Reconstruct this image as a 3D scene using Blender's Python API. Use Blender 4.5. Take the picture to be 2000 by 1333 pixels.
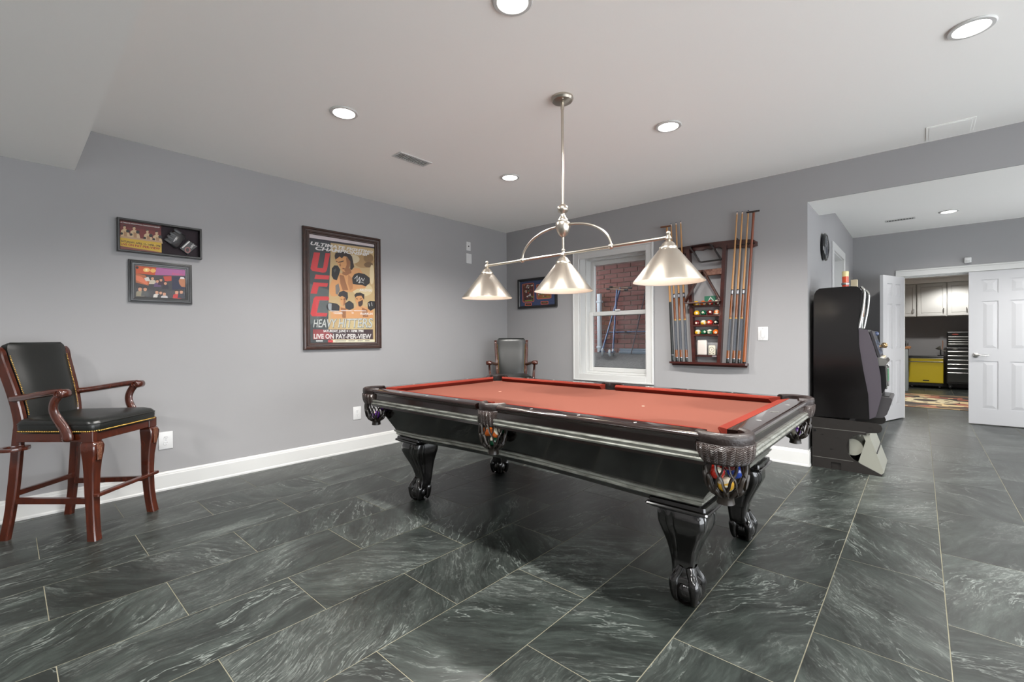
import bpy, bmesh, math, random
import numpy as np
from mathutils import Vector, Matrix

for o in list(bpy.data.objects):
    bpy.data.objects.remove(o)
SC = bpy.context.scene
COL = SC.collection
RND = random.Random(7)

# ---------------------------------------------------------------- camera
YAW, PITCH, ROLL = 0.731573, -0.007913, -0.007025
CAM = Vector((4.28530, -4.67356, 1.14575))
FPX = 888.33
cd = bpy.data.cameras.new('camera')
cd.sensor_fit = 'HORIZONTAL'
cd.sensor_width = 36.0
cd.lens = FPX / 2000.0 * 36.0
cd.clip_start = 0.05
cd.clip_end = 100
cam = bpy.data.objects.new('camera', cd)
COL.objects.link(cam)
_r = Vector((math.cos(YAW), math.sin(YAW), 0))
_f = Vector((-math.sin(YAW), math.cos(YAW), 0))
_u = Vector((0, 0, 1))
_f2 = _f * math.cos(PITCH) + _u * math.sin(PITCH)
_u2 = _u * math.cos(PITCH) - _f * math.sin(PITCH)
_r3 = _r * math.cos(ROLL) + _u2 * math.sin(ROLL)
_u3 = _u2 * math.cos(ROLL) - _r * math.sin(ROLL)
M = Matrix((( _r3.x, _u3.x, -_f2.x, CAM.x), (_r3.y, _u3.y, -_f2.y, CAM.y),
            (_r3.z, _u3.z, -_f2.z, CAM.z), (0, 0, 0, 1)))
cam.matrix_world = M
SC.camera = cam

# ---------------------------------------------------------------- world, exposure, lamp levels
wd = bpy.data.worlds.new('world')
SC.world = wd
wd.use_nodes = True
wd.node_tree.nodes['Background'].inputs[0].default_value = (0.92, 0.96, 1.0, 1)
wd.node_tree.nodes['Background'].inputs[1].default_value = 6.0      # overcast daylight outside
SC.view_settings.view_transform = 'Standard'
SC.view_settings.look = 'None'
SC.view_settings.exposure = 0.27
SC.view_settings.gamma = 1.0
SC.view_settings.use_curve_mapping = False
CAN_L = 14.0        # what the eye sees of a recessed lens
CAN_W = 180.0        # watts of each downlight beam
BULB_L = 34.0       # pendant bulbs

# ---------------------------------------------------------------- helpers
def lin(c):
    def g(x):
        x /= 255.0
        return x / 12.92 if x <= 0.04045 else ((x + 0.055) / 1.055) ** 2.4
    return (g(c[0]), g(c[1]), g(c[2]), 1.0)

MATS = {}
ALB = 0.74           # surface reflectances read from the photograph are this much lower in this light
def pm(name, col, rough=0.5, metal=0.0, coat=0.0, var=0.0, vscale=8.0, bump=0.0, bscale=150.0,
       spec=0.5, stretch=(1, 1, 1), emit=0.0, col2=None, raw=False):
    """a procedural principled material; var mixes a second tone in with noise"""
    if name in MATS:
        return MATS[name]
    m = bpy.data.materials.new(name)
    m.use_nodes = True
    nt = m.node_tree
    b = nt.nodes['Principled BSDF']
    kk = 1.0 if (raw or metal > 0.7) else ALB
    c = tuple(x * kk for x in lin(col)[:3]) + (1.0,)
    b.inputs['Base Color'].default_value = c
    b.inputs['Roughness'].default_value = rough
    b.inputs['Metallic'].default_value = metal
    b.inputs['Specular IOR Level'].default_value = spec
    b.inputs['Coat Weight'].default_value = coat
    b.inputs['Coat Roughness'].default_value = 0.08
    if emit:
        b.inputs['Emission Color'].default_value = c
        b.inputs['Emission Strength'].default_value = emit
    tc = mp = None
    if var or bump:
        tc = nt.nodes.new('ShaderNodeTexCoord')
        mp = nt.nodes.new('ShaderNodeMapping')
        mp.inputs['Scale'].default_value = stretch
        nt.links.new(tc.outputs['Object'], mp.inputs['Vector'])
    if var:
        n = nt.nodes.new('ShaderNodeTexNoise')
        n.inputs['Scale'].default_value = vscale
        n.inputs['Detail'].default_value = 6
        nt.links.new(mp.outputs[0], n.inputs['Vector'])
        r = nt.nodes.new('ShaderNodeValToRGB')
        r.color_ramp.elements[0].position = 0.3
        r.color_ramp.elements[1].position = 0.7
        d = tuple(x * kk for x in lin(col2)[:3]) + (1,) if col2 else tuple(x * (1 - var) for x in c[:3]) + (1,)
        r.color_ramp.elements[0].color = d
        r.color_ramp.elements[1].color = c
        nt.links.new(n.outputs[0], r.inputs[0])
        nt.links.new(r.outputs[0], b.inputs['Base Color'])
    if bump:
        n2 = nt.nodes.new('ShaderNodeTexNoise')
        n2.inputs['Scale'].default_value = bscale
        n2.inputs['Detail'].default_value = 3
        nt.links.new(mp.outputs[0], n2.inputs['Vector'])
        bp = nt.nodes.new('ShaderNodeBump')
        bp.inputs['Strength'].default_value = bump
        bp.inputs['Distance'].default_value = 0.004
        nt.links.new(n2.outputs[0], bp.inputs['Height'])
        nt.links.new(bp.outputs[0], b.inputs['Normal'])
    MATS[name] = m
    return m

def em(name, col, strength):
    if name in MATS:
        return MATS[name]
    m = bpy.data.materials.new(name)
    m.use_nodes = True
    nt = m.node_tree
    nt.nodes.remove(nt.nodes['Principled BSDF'])
    e = nt.nodes.new('ShaderNodeEmission')
    e.inputs[0].default_value = lin(col)
    e.inputs[1].default_value = strength
    nt.links.new(e.outputs[0], nt.nodes['Material Output'].inputs[0])
    MATS[name] = m
    return m

class MB:
    """collects shapes for one mesh object"""
    def __init__(s):
        s.v = []; s.f = []; s.m = []
    def add(s, vs, fs, M=None, mi=0):
        n = len(s.v)
        for p in vs:
            p = Vector(p)
            s.v.append(M @ p if M is not None else p)
        for f in fs:
            s.f.append([i + n for i in f]); s.m.append(mi)
        return s
    def box(s, x0, y0, z0, x1, y1, z1, b=0.0, seg=2, M=None, mi=0):
        if x0 > x1: x0, x1 = x1, x0
        if y0 > y1: y0, y1 = y1, y0
        if z0 > z1: z0, z1 = z1, z0
        vs = [(x, y, z) for x in (x0, x1) for y in (y0, y1) for z in (z0, z1)]
        fs = [(0, 1, 3, 2), (4, 6, 7, 5), (0, 4, 5, 1), (2, 3, 7, 6), (0, 2, 6, 4), (1, 5, 7, 3)]
        if b <= 0:
            return s.add(vs, fs, M, mi)
        b = min(b, 0.49 * min(x1 - x0, y1 - y0, z1 - z0))
        bm = bmesh.new()
        bv = [bm.verts.new(v) for v in vs]
        for f in fs: bm.faces.new([bv[i] for i in f])
        bmesh.ops.bevel(bm, geom=bm.edges[:], offset=b, segments=seg, affect='EDGES', profile=0.5)
        bm.verts.index_update()
        s.add([v.co.copy() for v in bm.verts], [[v.index for v in f.verts] for f in bm.faces], M, mi)
        bm.free()
        return s
    def prism(s, poly, a, b, axis='z', M=None, mi=0):
        def P(p, t):
            return {'x': (t, p[0], p[1]), 'y': (p[0], t, p[1]), 'z': (p[0], p[1], t)}[axis]
        n = len(poly)
        vs = [P(p, a) for p in poly] + [P(p, b) for p in poly]
        fs = [list(range(n)), list(range(2 * n - 1, n - 1, -1))]
        fs += [(i, i + n, (i + 1) % n + n, (i + 1) % n) for i in range(n)]
        return s.add(vs, fs, M, mi)
    def loft(s, secs, cap=True, ring=True, M=None, mi=0):
        n = len(secs[0]); vs = [p for q in secs for p in q]; fs = []
        for k in range(len(secs) - 1):
            for i in range(n if ring else n - 1):
                j = (i + 1) % n
                fs.append((k * n + i, k * n + j, (k + 1) * n + j, (k + 1) * n + i))
        c0, c1 = cap if isinstance(cap, tuple) else (cap, cap)
        if c0 and ring: fs.append(list(range(n - 1, -1, -1)))
        if c1 and ring: fs.append([(len(secs) - 1) * n + i for i in range(n)])
        return s.add(vs, fs, M, mi)
    def lathe(s, prof, n=24, M=None, mi=0, cap=True, a0=0.0, a1=2 * math.pi):
        full = abs(a1 - a0 - 2 * math.pi) < 1e-6
        k = n if full else n + 1
        secs = []
        for r, z in prof:
            secs.append([(r * math.cos(a0 + (a1 - a0) * i / n), r * math.sin(a0 + (a1 - a0) * i / n), z) for i in range(k)])
        if cap: cap = (prof[0][0] > 1e-6, prof[-1][0] > 1e-6)
        return s.loft(secs, cap=cap, ring=full, M=M, mi=mi)
    def tube(s, pts, r, n=8, closed=False, M=None, mi=0, sx=1.0, sy=1.0, up=None, cap=True):
        pts = [Vector(p) for p in pts]
        k = len(pts)
        rs = r if isinstance(r, (list, tuple)) else [r] * k
        tang = []
        for i in range(k):
            a = pts[(i - 1) % k] if (closed or i > 0) else pts[i]
            b = pts[(i + 1) % k] if (closed or i < k - 1) else pts[i]
            t = (b - a)
            tang.append(t.normalized() if t.length > 1e-9 else Vector((0, 0, 1)))
        nrm = Vector(up) if up else (Vector((0, 0, 1)) if abs(tang[0].z) < 0.9 else Vector((1, 0, 0)))
        secs = []
        for i in range(k):
            t = tang[i]
            if up: nrm = Vector(up)
            nrm = (nrm - t * nrm.dot(t))
            nrm = nrm.normalized() if nrm.length > 1e-6 else t.orthogonal().normalized()
            bi = t.cross(nrm)
            secs.append([pts[i] + (bi * math.cos(2 * math.pi * j / n) * sx + nrm * math.sin(2 * math.pi * j / n) * sy) * rs[i]
                         for j in range(n)])
        if closed:
            secs.append(secs[0])
            return s.loft(secs, cap=False, M=M, mi=mi)
        return s.loft(secs, cap=cap, M=M, mi=mi)
    def sphere(s, c, r, n=16, m=10, M=None, mi=0, sc=(1, 1, 1)):
        c = Vector(c)
        vs = [c + Vector((0, 0, -r * sc[2]))]
        for i in range(1, m):
            a = -math.pi / 2 + math.pi * i / m
            for j in range(n):
                t = 2 * math.pi * j / n
                vs.append(c + Vector((r * sc[0] * math.cos(a) * math.cos(t), r * sc[1] * math.cos(a) * math.sin(t), r * sc[2] * math.sin(a))))
        vs.append(c + Vector((0, 0, r * sc[2])))
        fs = [(0, 1 + (j + 1) % n, 1 + j) for j in range(n)]
        for i in range(m - 2):
            for j in range(n):
                fs.append((1 + i * n + j, 1 + i * n + (j + 1) % n, 1 + (i + 1) * n + (j + 1) % n, 1 + (i + 1) * n + j))
        L = len(vs) - 1; b = 1 + (m - 2) * n
        fs += [(L, b + j, b + (j + 1) % n) for j in range(n)]
        return s.add(vs, fs, M, mi)
    def build(s, name, mats, parent=None, smooth=None, loc=None, rz=None):
        me = bpy.data.meshes.new(name)
        me.from_pydata([tuple(v) for v in s.v], [], s.f)
        bm = bmesh.new(); bm.from_mesh(me)
        bmesh.ops.recalc_face_normals(bm, faces=bm.faces[:])
        bm.to_mesh(me); bm.free()
        if not isinstance(mats, (list, tuple)): mats = [mats]
        for m in mats: me.materials.append(m)
        if len(mats) > 1: me.polygons.foreach_set('material_index', s.m)
        if smooth:
            me.polygons.foreach_set('use_smooth', [True] * len(me.polygons))
            me.set_sharp_from_angle(angle=math.radians(smooth))
        return link(name, me, parent, loc, rz)

def link(name, me, parent=None, loc=None, rz=None):
    o = bpy.data.objects.new(name, me)
    COL.objects.link(o)
    if parent: o.parent = parent
    if loc is not None: o.location = loc
    if rz is not None: o.rotation_euler = (0, 0, rz)
    return o

def tag(o, label=None, cat=None, group=None, kind=None):
    if label: o['label'] = label
    if cat: o['category'] = cat
    if group: o['group'] = group
    if kind: o['kind'] = kind
    return o

def thing(name, label, cat, loc=(0, 0, 0), rz=0.0, group=None):
    o = bpy.data.objects.new(name, None)
    COL.objects.link(o)
    o.empty_display_size = 0.1
    o.location = loc
    o.rotation_euler = (0, 0, rz)
    return tag(o, label, cat, group)

def struct(name, mb, m, parent=None, smooth=None):
    o = mb.build(name, m, parent, smooth)
    if not parent: o['kind'] = 'structure'
    return o

def sroot(name):
    o = bpy.data.objects.new(name, None)
    COL.objects.link(o); o['kind'] = 'structure'
    return o

def copy_tree(o, parent=None):
    c = o.copy()
    COL.objects.link(c)
    c.parent = parent
    for ch in list(o.children): copy_tree(ch, c)
    return c

def T(x, y, z): return Matrix.Translation((x, y, z))
def RX(a): return Matrix.Rotation(a, 4, 'X')
def RY(a): return Matrix.Rotation(a, 4, 'Y')
def RZ(a): return Matrix.Rotation(a, 4, 'Z')
PI = math.pi

def smoothpath(pts, n=6):
    """Catmull-Rom through the points"""
    P = [Vector(p) for p in pts]
    P = [P[0] * 2 - P[1]] + P + [P[-1] * 2 - P[-2]]
    out = []
    for i in range(1, len(P) - 2):
        for k in range(n):
            t = k / n
            out.append(0.5 * ((2 * P[i]) + (-P[i - 1] + P[i + 1]) * t + (2 * P[i - 1] - 5 * P[i] + 4 * P[i + 1] - P[i + 2]) * t * t
                              + (-P[i - 1] + 3 * P[i] - 3 * P[i + 1] + P[i + 2]) * t ** 3))
    out.append(P[-2])
    return out

# ---- flat print: shapes drawn in photo-crop pixels are mapped into a sheet of real size
def quad_map(src, dst):
    A = []; B = []
    for (x, y), (u, v) in zip(src, dst):
        A.append([x, y, 1, 0, 0, 0, -u * x, -u * y]); B.append(u)
        A.append([0, 0, 0, x, y, 1, -v * x, -v * y]); B.append(v)
    h = np.linalg.solve(np.array(A, float), np.array(B, float))
    def f(p):
        x, y = p
        w = h[6] * x + h[7] * y + 1
        return ((h[0] * x + h[1] * y + h[2]) / w, (h[3] * x + h[4] * y + h[5]) / w)
    return f

def text_geo(body, bold=0.0):
    cu = bpy.data.curves.new('lettering', 'FONT')
    cu.body = body; cu.size = 1.0; cu.offset = bold; cu.resolution_u = 3
    ob = bpy.data.objects.new('lettering', cu)
    COL.objects.link(ob)
    dg = bpy.context.evaluated_depsgraph_get(); dg.update()
    me = bpy.data.meshes.new_from_object(ob.evaluated_get(dg))
    vs = [(v.co.x, v.co.y) for v in me.vertices]; fs = [list(p.vertices) for p in me.polygons]
    bpy.data.objects.remove(ob); bpy.data.curves.remove(cu); bpy.data.meshes.remove(me)
    return vs, fs

class Print:
    """one printed sheet: coloured flat shapes, each a hair above the last, in local x (right), z (up), facing -y"""
    def __init__(s, mapper=None, y=0.0):
        s.mb = MB(); s.mats = []; s.y = y; s.map = mapper or (lambda p: p); s.k = 0; s.step = 0.00003
    def mi(s, col):
        nm = 'ink_%d_%d_%d' % col
        m = pm(nm, col, 0.55)
        if m not in s.mats: s.mats.append(m)
        return s.mats.index(m)
    def poly(s, col, pts):
        s.k += 1
        q = [s.map(p) for p in pts]
        s.mb.add([(a, s.y - s.k * s.step, b) for a, b in q], [list(range(len(q)))], mi=s.mi(col))
    def ell(s, col, cx, cy, rx, ry, n=14, rot=0.0):
        c, d = math.cos(rot), math.sin(rot)
        s.poly(col, [(cx + rx * math.cos(2 * PI * i / n) * c - ry * math.sin(2 * PI * i / n) * d,
                      cy + rx * math.cos(2 * PI * i / n) * d + ry * math.sin(2 * PI * i / n) * c) for i in range(n)])
    def line(s, col, pts, w):
        for a, b in zip(pts[:-1], pts[1:]):
            dx, dy = b[0] - a[0], b[1] - a[1]
            L = math.hypot(dx, dy) or 1
            nx, ny = -dy / L * w / 2, dx / L * w / 2
            s.poly(col, [(a[0] + nx, a[1] + ny), (b[0] + nx, b[1] + ny), (b[0] - nx, b[1] - ny), (a[0] - nx, a[1] - ny)])
            s.k -= 1
        s.k += 1
    def text(s, col, body, quad, bold=0.02):
        """quad: bottom-left, bottom-right, top-right, top-left"""
        vs, fs = text_geo(body, bold)
        x0 = min(v[0] for v in vs); x1 = max(v[0] for v in vs)
        y0 = min(v[1] for v in vs); y1 = max(v[1] for v in vs)
        g = quad_map([(x0, y0), (x1, y0), (x1, y1), (x0, y1)], quad)
        s.k += 1
        q = [s.map(g(v)) for v in vs]
        s.mb.add([(a, s.y - s.k * s.step, b) for a, b in q], fs, mi=s.mi(col))
    def build(s, name, parent):
        me = bpy.data.meshes.new(name)
        me.from_pydata([tuple(v) for v in s.mb.v], [], s.mb.f)
        for m in s.mats: me.materials.append(m)
        me.polygons.foreach_set('material_index', s.mb.m)
        return link(name, me, parent)

# ---------------------------------------------------------------- shared materials
m_wall = pm('wall_paint_grey', (147, 146, 147), 0.75, raw=True, var=0.04, vscale=1.5, bump=0.05, bscale=260)
m_ceil = pm('ceiling_paint', (243, 242, 239), 0.85, raw=True, bump=0.04, bscale=220)
m_trim = pm('trim_white', (196, 196, 194), 0.35, raw=True, coat=0.15)
m_door = pm('door_white', (176, 176, 178), 0.4, raw=True)
m_grout = pm('grout', (138, 134, 114), 0.9, var=0.25, vscale=6)
m_black = pm('black_lacquer', (14, 12, 11), 0.12, coat=0.6, var=0.2, vscale=5)
m_rail = pm('rail_dark_mahogany', (38, 22, 19), 0.16, coat=0.7, var=0.45, vscale=9, stretch=(1, 12, 12))
m_cloth = pm('cloth_orange_red', (104, 60, 49), 0.95, raw=True, var=0.06, vscale=300, spec=0.1)
m_cush = pm('cushion_red_cloth', (110, 40, 30), 0.95, raw=True, var=0.06, vscale=300, spec=0.1)
m_silver = pm('silver_leaf_bead', (186, 188, 180), 0.32, metal=0.55, var=0.35, vscale=14, col2=(120, 120, 112), stretch=(1, 4, 4))
m_leather = pm('pocket_leather', (42, 30, 27), 0.38, bump=0.4, bscale=90, var=0.3, vscale=30)
m_strap = pm('net_strap_leather', (44, 36, 30), 0.35, var=0.3, vscale=60)
m_seat = pm('black_leather', (26, 28, 26), 0.33, bump=0.12, bscale=160, spec=0.55)
m_wood = pm('cherry_wood', (92, 38, 20), 0.22, coat=0.8, var=0.6, vscale=7, stretch=(9, 9, 1))
m_nail = pm('brass_nailheads', (196, 158, 84), 0.3, metal=1.0)
m_nickel = pm('brushed_nickel', (196, 188, 176), 0.28, metal=1.0, bump=0.08, bscale=60, stretch=(1, 1, 14))
m_shade_in = pm('shade_white_enamel', (246, 242, 232), 0.5)
m_plastic = pm('white_plastic', (232, 232, 232), 0.35)
m_slotdark = pm('outlet_slot_dark', (60, 58, 56), 0.6)
m_white_ink = pm('white_sight', (225, 225, 220), 0.3)
# ================================================================ the setting
H = 2.60          # main ceiling
HH = 2.555        # hall ceiling
XC = 3.555        # hall left wall
YD = 3.57         # hall back wall (double door)
XR, YR = 7.5, -7.2
HB = 2.306        # underside of the header and of the soffit
SX0, SX1, SY1, HS = 2.9, 6.6, 9.0, 2.36     # storage room

# ---- floor: grout bed with porcelain tiles laid in running bond
LIN0 = lin
def tile_material():
    def lin(c): return tuple(x * 0.56 for x in LIN0(c)[:3]) + (1.0,)
    m = bpy.data.materials.new('slate_green_marble_tile')
    m.use_nodes = True
    nt = m.node_tree; N = nt.nodes; L = nt.links
    b = N['Principled BSDF']
    tc = N.new('ShaderNodeTexCoord'); oi = N.new('ShaderNodeObjectInfo')
    # every tile is cut from another place of the stone and turned a little
    off = N.new('ShaderNodeVectorMath'); off.operation = 'MULTIPLY'
    comb = N.new('ShaderNodeCombineXYZ')
    for k in range(3): L.new(oi.outputs['Random'], comb.inputs[k])
    off.inputs[1].default_value = (173.0, 91.0, 37.0)
    L.new(comb.outputs[0], off.inputs[0])
    add = N.new('ShaderNodeVectorMath'); add.operation = 'ADD'
    rot = N.new('ShaderNodeVectorRotate'); rot.rotation_type = 'Z_AXIS'
    ang = N.new('ShaderNodeMath'); ang.operation = 'MULTIPLY_ADD'
    ang.inputs[1].default_value = 2.2; ang.inputs[2].default_value = -0.9
    frac = N.new('ShaderNodeMath'); frac.operation = 'FRACT'
    mul = N.new('ShaderNodeMath'); mul.operation = 'MULTIPLY'; mul.inputs[1].default_value = 57.31
    L.new(oi.outputs['Random'], mul.inputs[0]); L.new(mul.outputs[0], frac.inputs[0]); L.new(frac.outputs[0], ang.inputs[0])
    L.new(tc.outputs['Object'], rot.inputs['Vector']); L.new(ang.outputs[0], rot.inputs['Angle'])
    L.new(rot.outputs[0], add.inputs[0]); L.new(off.outputs[0], add.inputs[1])
    # gentle warp
    wn = N.new('ShaderNodeTexNoise'); wn.inputs['Scale'].default_value = 2.2; wn.inputs['Detail'].default_value = 2
    L.new(add.outputs[0], wn.inputs['Vector'])
    ws = N.new('ShaderNodeVectorMath'); ws.operation = 'SCALE'; ws.inputs['Scale'].default_value = 0.22
    L.new(wn.outputs['Color'], ws.inputs[0])
    wa = N.new('ShaderNodeVectorMath'); wa.operation = 'ADD'
    L.new(add.outputs[0], wa.inputs[0]); L.new(ws.outputs[0], wa.inputs[1])
    def noise(scale, sx, sy, detail=6, rough=0.6):
        mp = N.new('ShaderNodeMapping'); mp.inputs['Scale'].default_value = (sx, sy, 1)
        L.new(wa.outputs[0], mp.inputs['Vector'])
        n = N.new('ShaderNodeTexNoise'); n.inputs['Scale'].default_value = scale
        n.inputs['Detail'].default_value = detail; n.inputs['Roughness'].default_value = rough
        L.new(mp.outputs[0], n.inputs['Vector'])
        return n.outputs[0]
    def ramp(x, stops):
        r = N.new('ShaderNodeValToRGB'); el = r.color_ramp.elements
        while len(el) < len(stops): el.new(0.5)
        for e, (p, c) in zip(el, stops): e.position = p; e.color = c
        L.new(x, r.inputs[0]); return r.outputs[0]
    base = ramp(noise(2.4, 6.5, 1.0, 10, 0.74), [(0.28, lin((26, 29, 27))), (0.46, lin((44, 49, 46))), (0.60, lin((61, 68, 64))), (0.76, lin((92, 99, 94)))])
    # broad pale clouds
    cl = ramp(noise(1.1, 2.2, 1.0, 5, 0.6), [(0.50, (0, 0, 0, 1)), (0.72, (1, 1, 1, 1))])
    # thin veins = ridges of stretched noise, only inside the clouds
    def vein(scale, sx, w):
        v = noise(scale, sx, 1.0, 5, 0.6)
        a = N.new('ShaderNodeMath'); a.operation = 'SUBTRACT'; a.inputs[1].default_value = 0.5; L.new(v, a.inputs[0])
        c = N.new('ShaderNodeMath'); c.operation = 'ABSOLUTE'; L.new(a.outputs[0], c.inputs[0])
        return ramp(c.outputs[0], [(0.0, (1, 1, 1, 1)), (w, (0, 0, 0, 1))])
    def mth(op, a, c):
        x = N.new('ShaderNodeMath'); x.operation = op
        for i, q in enumerate((a, c)):
            if isinstance(q, float): x.inputs[i].default_value = q
            else: L.new(q, x.inputs[i])
        return x.outputs[0]
    v1 = mth('MULTIPLY', mth('MULTIPLY', vein(2.2, 6.0, 0.013), ramp(noise(2.0, 2.0, 1.0, 4), [(0.46, (0, 0, 0, 1)), (0.60, (1, 1, 1, 1))])), 0.75)
    v2 = mth('MULTIPLY', mth('MULTIPLY', vein(5.5, 6.0, 0.045), cl), 0.62)
    vv = mth('MAXIMUM', v1, v2)
    vv = mth('MAXIMUM', vv, mth('MULTIPLY', cl, 0.16))
    mix = N.new('ShaderNodeMix'); mix.data_type = 'RGBA'
    mix.inputs['B'].default_value = lin((158, 166, 160))
    L.new(vv, mix.inputs['Factor']); L.new(base, mix.inputs['A'])
    # fine grain streaks and pale flecks
    gr = ramp(noise(11.0, 7.0, 1.0, 8, 0.7), [(0.30, (0.62, 0.62, 0.62, 1)), (0.52, (0.97, 0.97, 0.97, 1)), (0.72, (1.5, 1.5, 1.5, 1))])
    gm = N.new('ShaderNodeMix'); gm.data_type = 'RGBA'; gm.blend_type = 'MULTIPLY'; gm.inputs['Factor'].default_value = 0.8; gm.clamp_result = False
    L.new(mix.outputs['Result'], gm.inputs['A']); L.new(gr, gm.inputs['B'])
    fk = mth('MULTIPLY', ramp(noise(26.0, 3.5, 1.0, 3, 0.5), [(0.63, (0, 0, 0, 1)), (0.70, (1, 1, 1, 1))]), mth('ADD', mth('MULTIPLY', cl, 0.45), 0.05))
    fm = N.new('ShaderNodeMix'); fm.data_type = 'RGBA'; fm.inputs['B'].default_value = lin((176, 182, 176))
    L.new(fk, fm.inputs['Factor']); L.new(gm.outputs['Result'], fm.inputs['A'])
    mix = fm
    # tone differs from tile to tile
    hv = N.new('ShaderNodeHueSaturation')
    tv = N.new('ShaderNodeMath'); tv.operation = 'MULTIPLY_ADD'; tv.inputs[1].default_value = 0.45; tv.inputs[2].default_value = 0.78
    L.new(oi.outputs['Random'], tv.inputs[0]); L.new(tv.outputs[0], hv.inputs['Value']); L.new(mix.outputs['Result'], hv.inputs['Color'])
    L.new(hv.outputs[0], b.inputs['Base Color'])
    b.inputs['Roughness'].default_value = 0.36
    b.inputs['Specular IOR Level'].default_value = 0.45
    bp = N.new('ShaderNodeBump'); bp.inputs['Strength'].default_value = 0.10; bp.inputs['Distance'].default_value = 0.003
    L.new(noise(9.0, 3.0, 1.0, 4), bp.inputs['Height']); L.new(bp.outputs[0], b.inputs['Normal'])
    return m
m_tile = tile_material()

fl = MB()
fl.box(0, YR, -0.06, XR, YD + 0.0, -0.0009)
fl.box(SX0, YD, -0.06, SX1, SY1, -0.0009)
floor = struct('floor', fl, m_grout)
TX0, TW, TL, G = 0.0725, 0.3903, 0.788, 0.0031
tile_cache = {}
def tile_mesh(w, l):
    k = (round(w, 3), round(l, 3))
    if k not in tile_cache:
        q = MB().box(-w / 2, -l / 2, -0.0125, w / 2, l / 2, 0.0, b=0.0006, seg=1)
        me = bpy.data.meshes.new('tile')
        me.from_pydata([tuple(v) for v in q.v], [], q.f)
        me.materials.append(m_tile)
        tile_cache[k] = me
    return tile_cache[k]
def lay(xa, xb, ya, yb):
    k0 = math.floor((xa - TX0) / TW)
    for k in range(k0, 40):
        x0 = TX0 + k * TW; x1 = x0 + TW
        if x0 >= xb: break
        x0 = max(x0, xa); x1 = min(x1, xb)
        yoff = -2.99 if k % 2 else -2.60
        n0 = math.floor((ya - yoff) / TL)
        for n in range(n0, 60):
            y0 = yoff + n * TL; y1 = y0 + TL
            if y0 >= yb: break
            y0 = max(y0, ya); y1 = min(y1, yb)
            if x1 - x0 < 0.02 or y1 - y0 < 0.02: continue
            link('tile', tile_mesh(x1 - x0 - G, y1 - y0 - G), floor, ((x0 + x1) / 2, (y0 + y1) / 2, 0))
XE = TX0 + 9 * TW
lay(0.0, XE, YR, -0.001)
lay(XC, XE, 0.0, YD)
lay(SX0, XE, YD, SY1)
lay(XE, SX1, YR, SY1)
lay(SX1, XR, YR, YD)

# ---- ceilings
c = MB(); c.box(-0.2, YR - 0.2, H, XR + 0.2, 0.0, H + 0.15); struct('ceiling', c, m_ceil)
c = MB(); c.box(XC - 0.15, 0.604, HH, XR + 0.2, YD + 0.13, HH + 0.2); o = struct('ceiling_hall', c, m_ceil)
c = MB(); c.box(SX0 - 0.1, YD + 0.13, HS, SX1 + 0.1, SY1 + 0.1, HS + 0.15); struct('ceiling_storage', c, m_ceil)
c = MB(); c.box(0.0, -5.15, HB, XR, -4.345, H); struct('ceiling_soffit', c, m_ceil)

# ---- walls
w = MB(); w.box(-0.2, YR - 0.2, -0.06, 0.0, 0.28, H + 0.15); struct('wall_left', w, m_wall)
WX0, WX1, WZ0, WZ1, WT = 1.20, 2.063, 0.69, 2.11, 0.28
w = MB()
w.box(0, 0, -0.06, WX0, WT, H + 0.15)
w.box(WX1, 0, -0.06, XC - 0.15, WT, H + 0.15)
w.box(WX0, 0, -0.06, WX1, WT, WZ0)
w.box(WX0, 0, WZ1, WX1, WT, H + 0.15)
struct('wall_back', w, m_wall)
# header over the opening to the hall: grey front, painted underside
w = MB()
w.box(XC, 0.0, HB + 0.002, XR + 0.2, 0.604, H + 0.15)
w.add([(XC, 0.0005, HB), (XR, 0.0005, HB), (XR, 0.6035, HB), (XC, 0.6035, HB)], [(0, 1, 2, 3)], mi=1)
struct('wall_header', w, [m_wall, m_ceil])
# hall left wall with the side doorway
DY0, DY1, DZ = 1.53, 2.44, 2.10
w = MB()
w.box(XC - 0.15, 0.0, -0.06, XC, DY0, H + 0.15)
w.box(XC - 0.15, DY1, -0.06, XC, YD + 0.13, H + 0.15)
w.box(XC - 0.15, DY0, DZ, XC, DY1, H + 0.15)
struct('wall_hall_left', w, m_wall)
# hall back wall with the double doorway
OX0, OX1, OZ = 4.115, 5.37, 1.945
w = MB()
w.box(XC - 0.15, YD, -0.06, OX0, YD + 0.13, HH + 0.2)
w.box(OX1, YD, -0.06, XR + 0.2, YD + 0.13, HH + 0.2)
w.box(OX0, YD, OZ, OX1, YD + 0.13, HH + 0.2)
struct('wall_hall_back', w, m_wall)
# right wall, out of the picture, with two added openings that bring in daylight
w = MB()
w.box(XR, YR - 0.2, -0.06, XR + 0.2, -6.4, H + 0.15)
w.box(XR, -0.9, -0.06, XR + 0.2, 0.75, H + 0.15)
w.box(XR, 2.35, -0.06, XR + 0.2, YD + 0.13, H + 0.15)
w.box(XR, 0.75, 2.2, XR + 0.2, 2.35, H + 0.15)
w.box(XR, -6.4, 2.2, XR + 0.2, -0.9, H + 0.15)
struct('wall_right', w, m_wall)
w = MB(); w.box(0, YR - 0.2, -0.06, XR, YR, H + 0.15); struct('wall_rear', w, m_wall)
w = MB(); w.box(SX0 - 0.1, YD + 0.13, -0.06, SX0, SY1, HS + 0.1); struct('wall_storage_left', w, m_wall)
w = MB(); w.box(SX1, YD + 0.13, -0.06, SX1 + 0.1, SY1, HS + 0.1); struct('wall_storage_right', w, m_wall)
w = MB(); w.box(SX0 - 0.1, SY1, -0.06, SX1 + 0.1, SY1 + 0.1, HS + 0.1); struct('wall_storage_back', w, m_wall)

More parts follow.
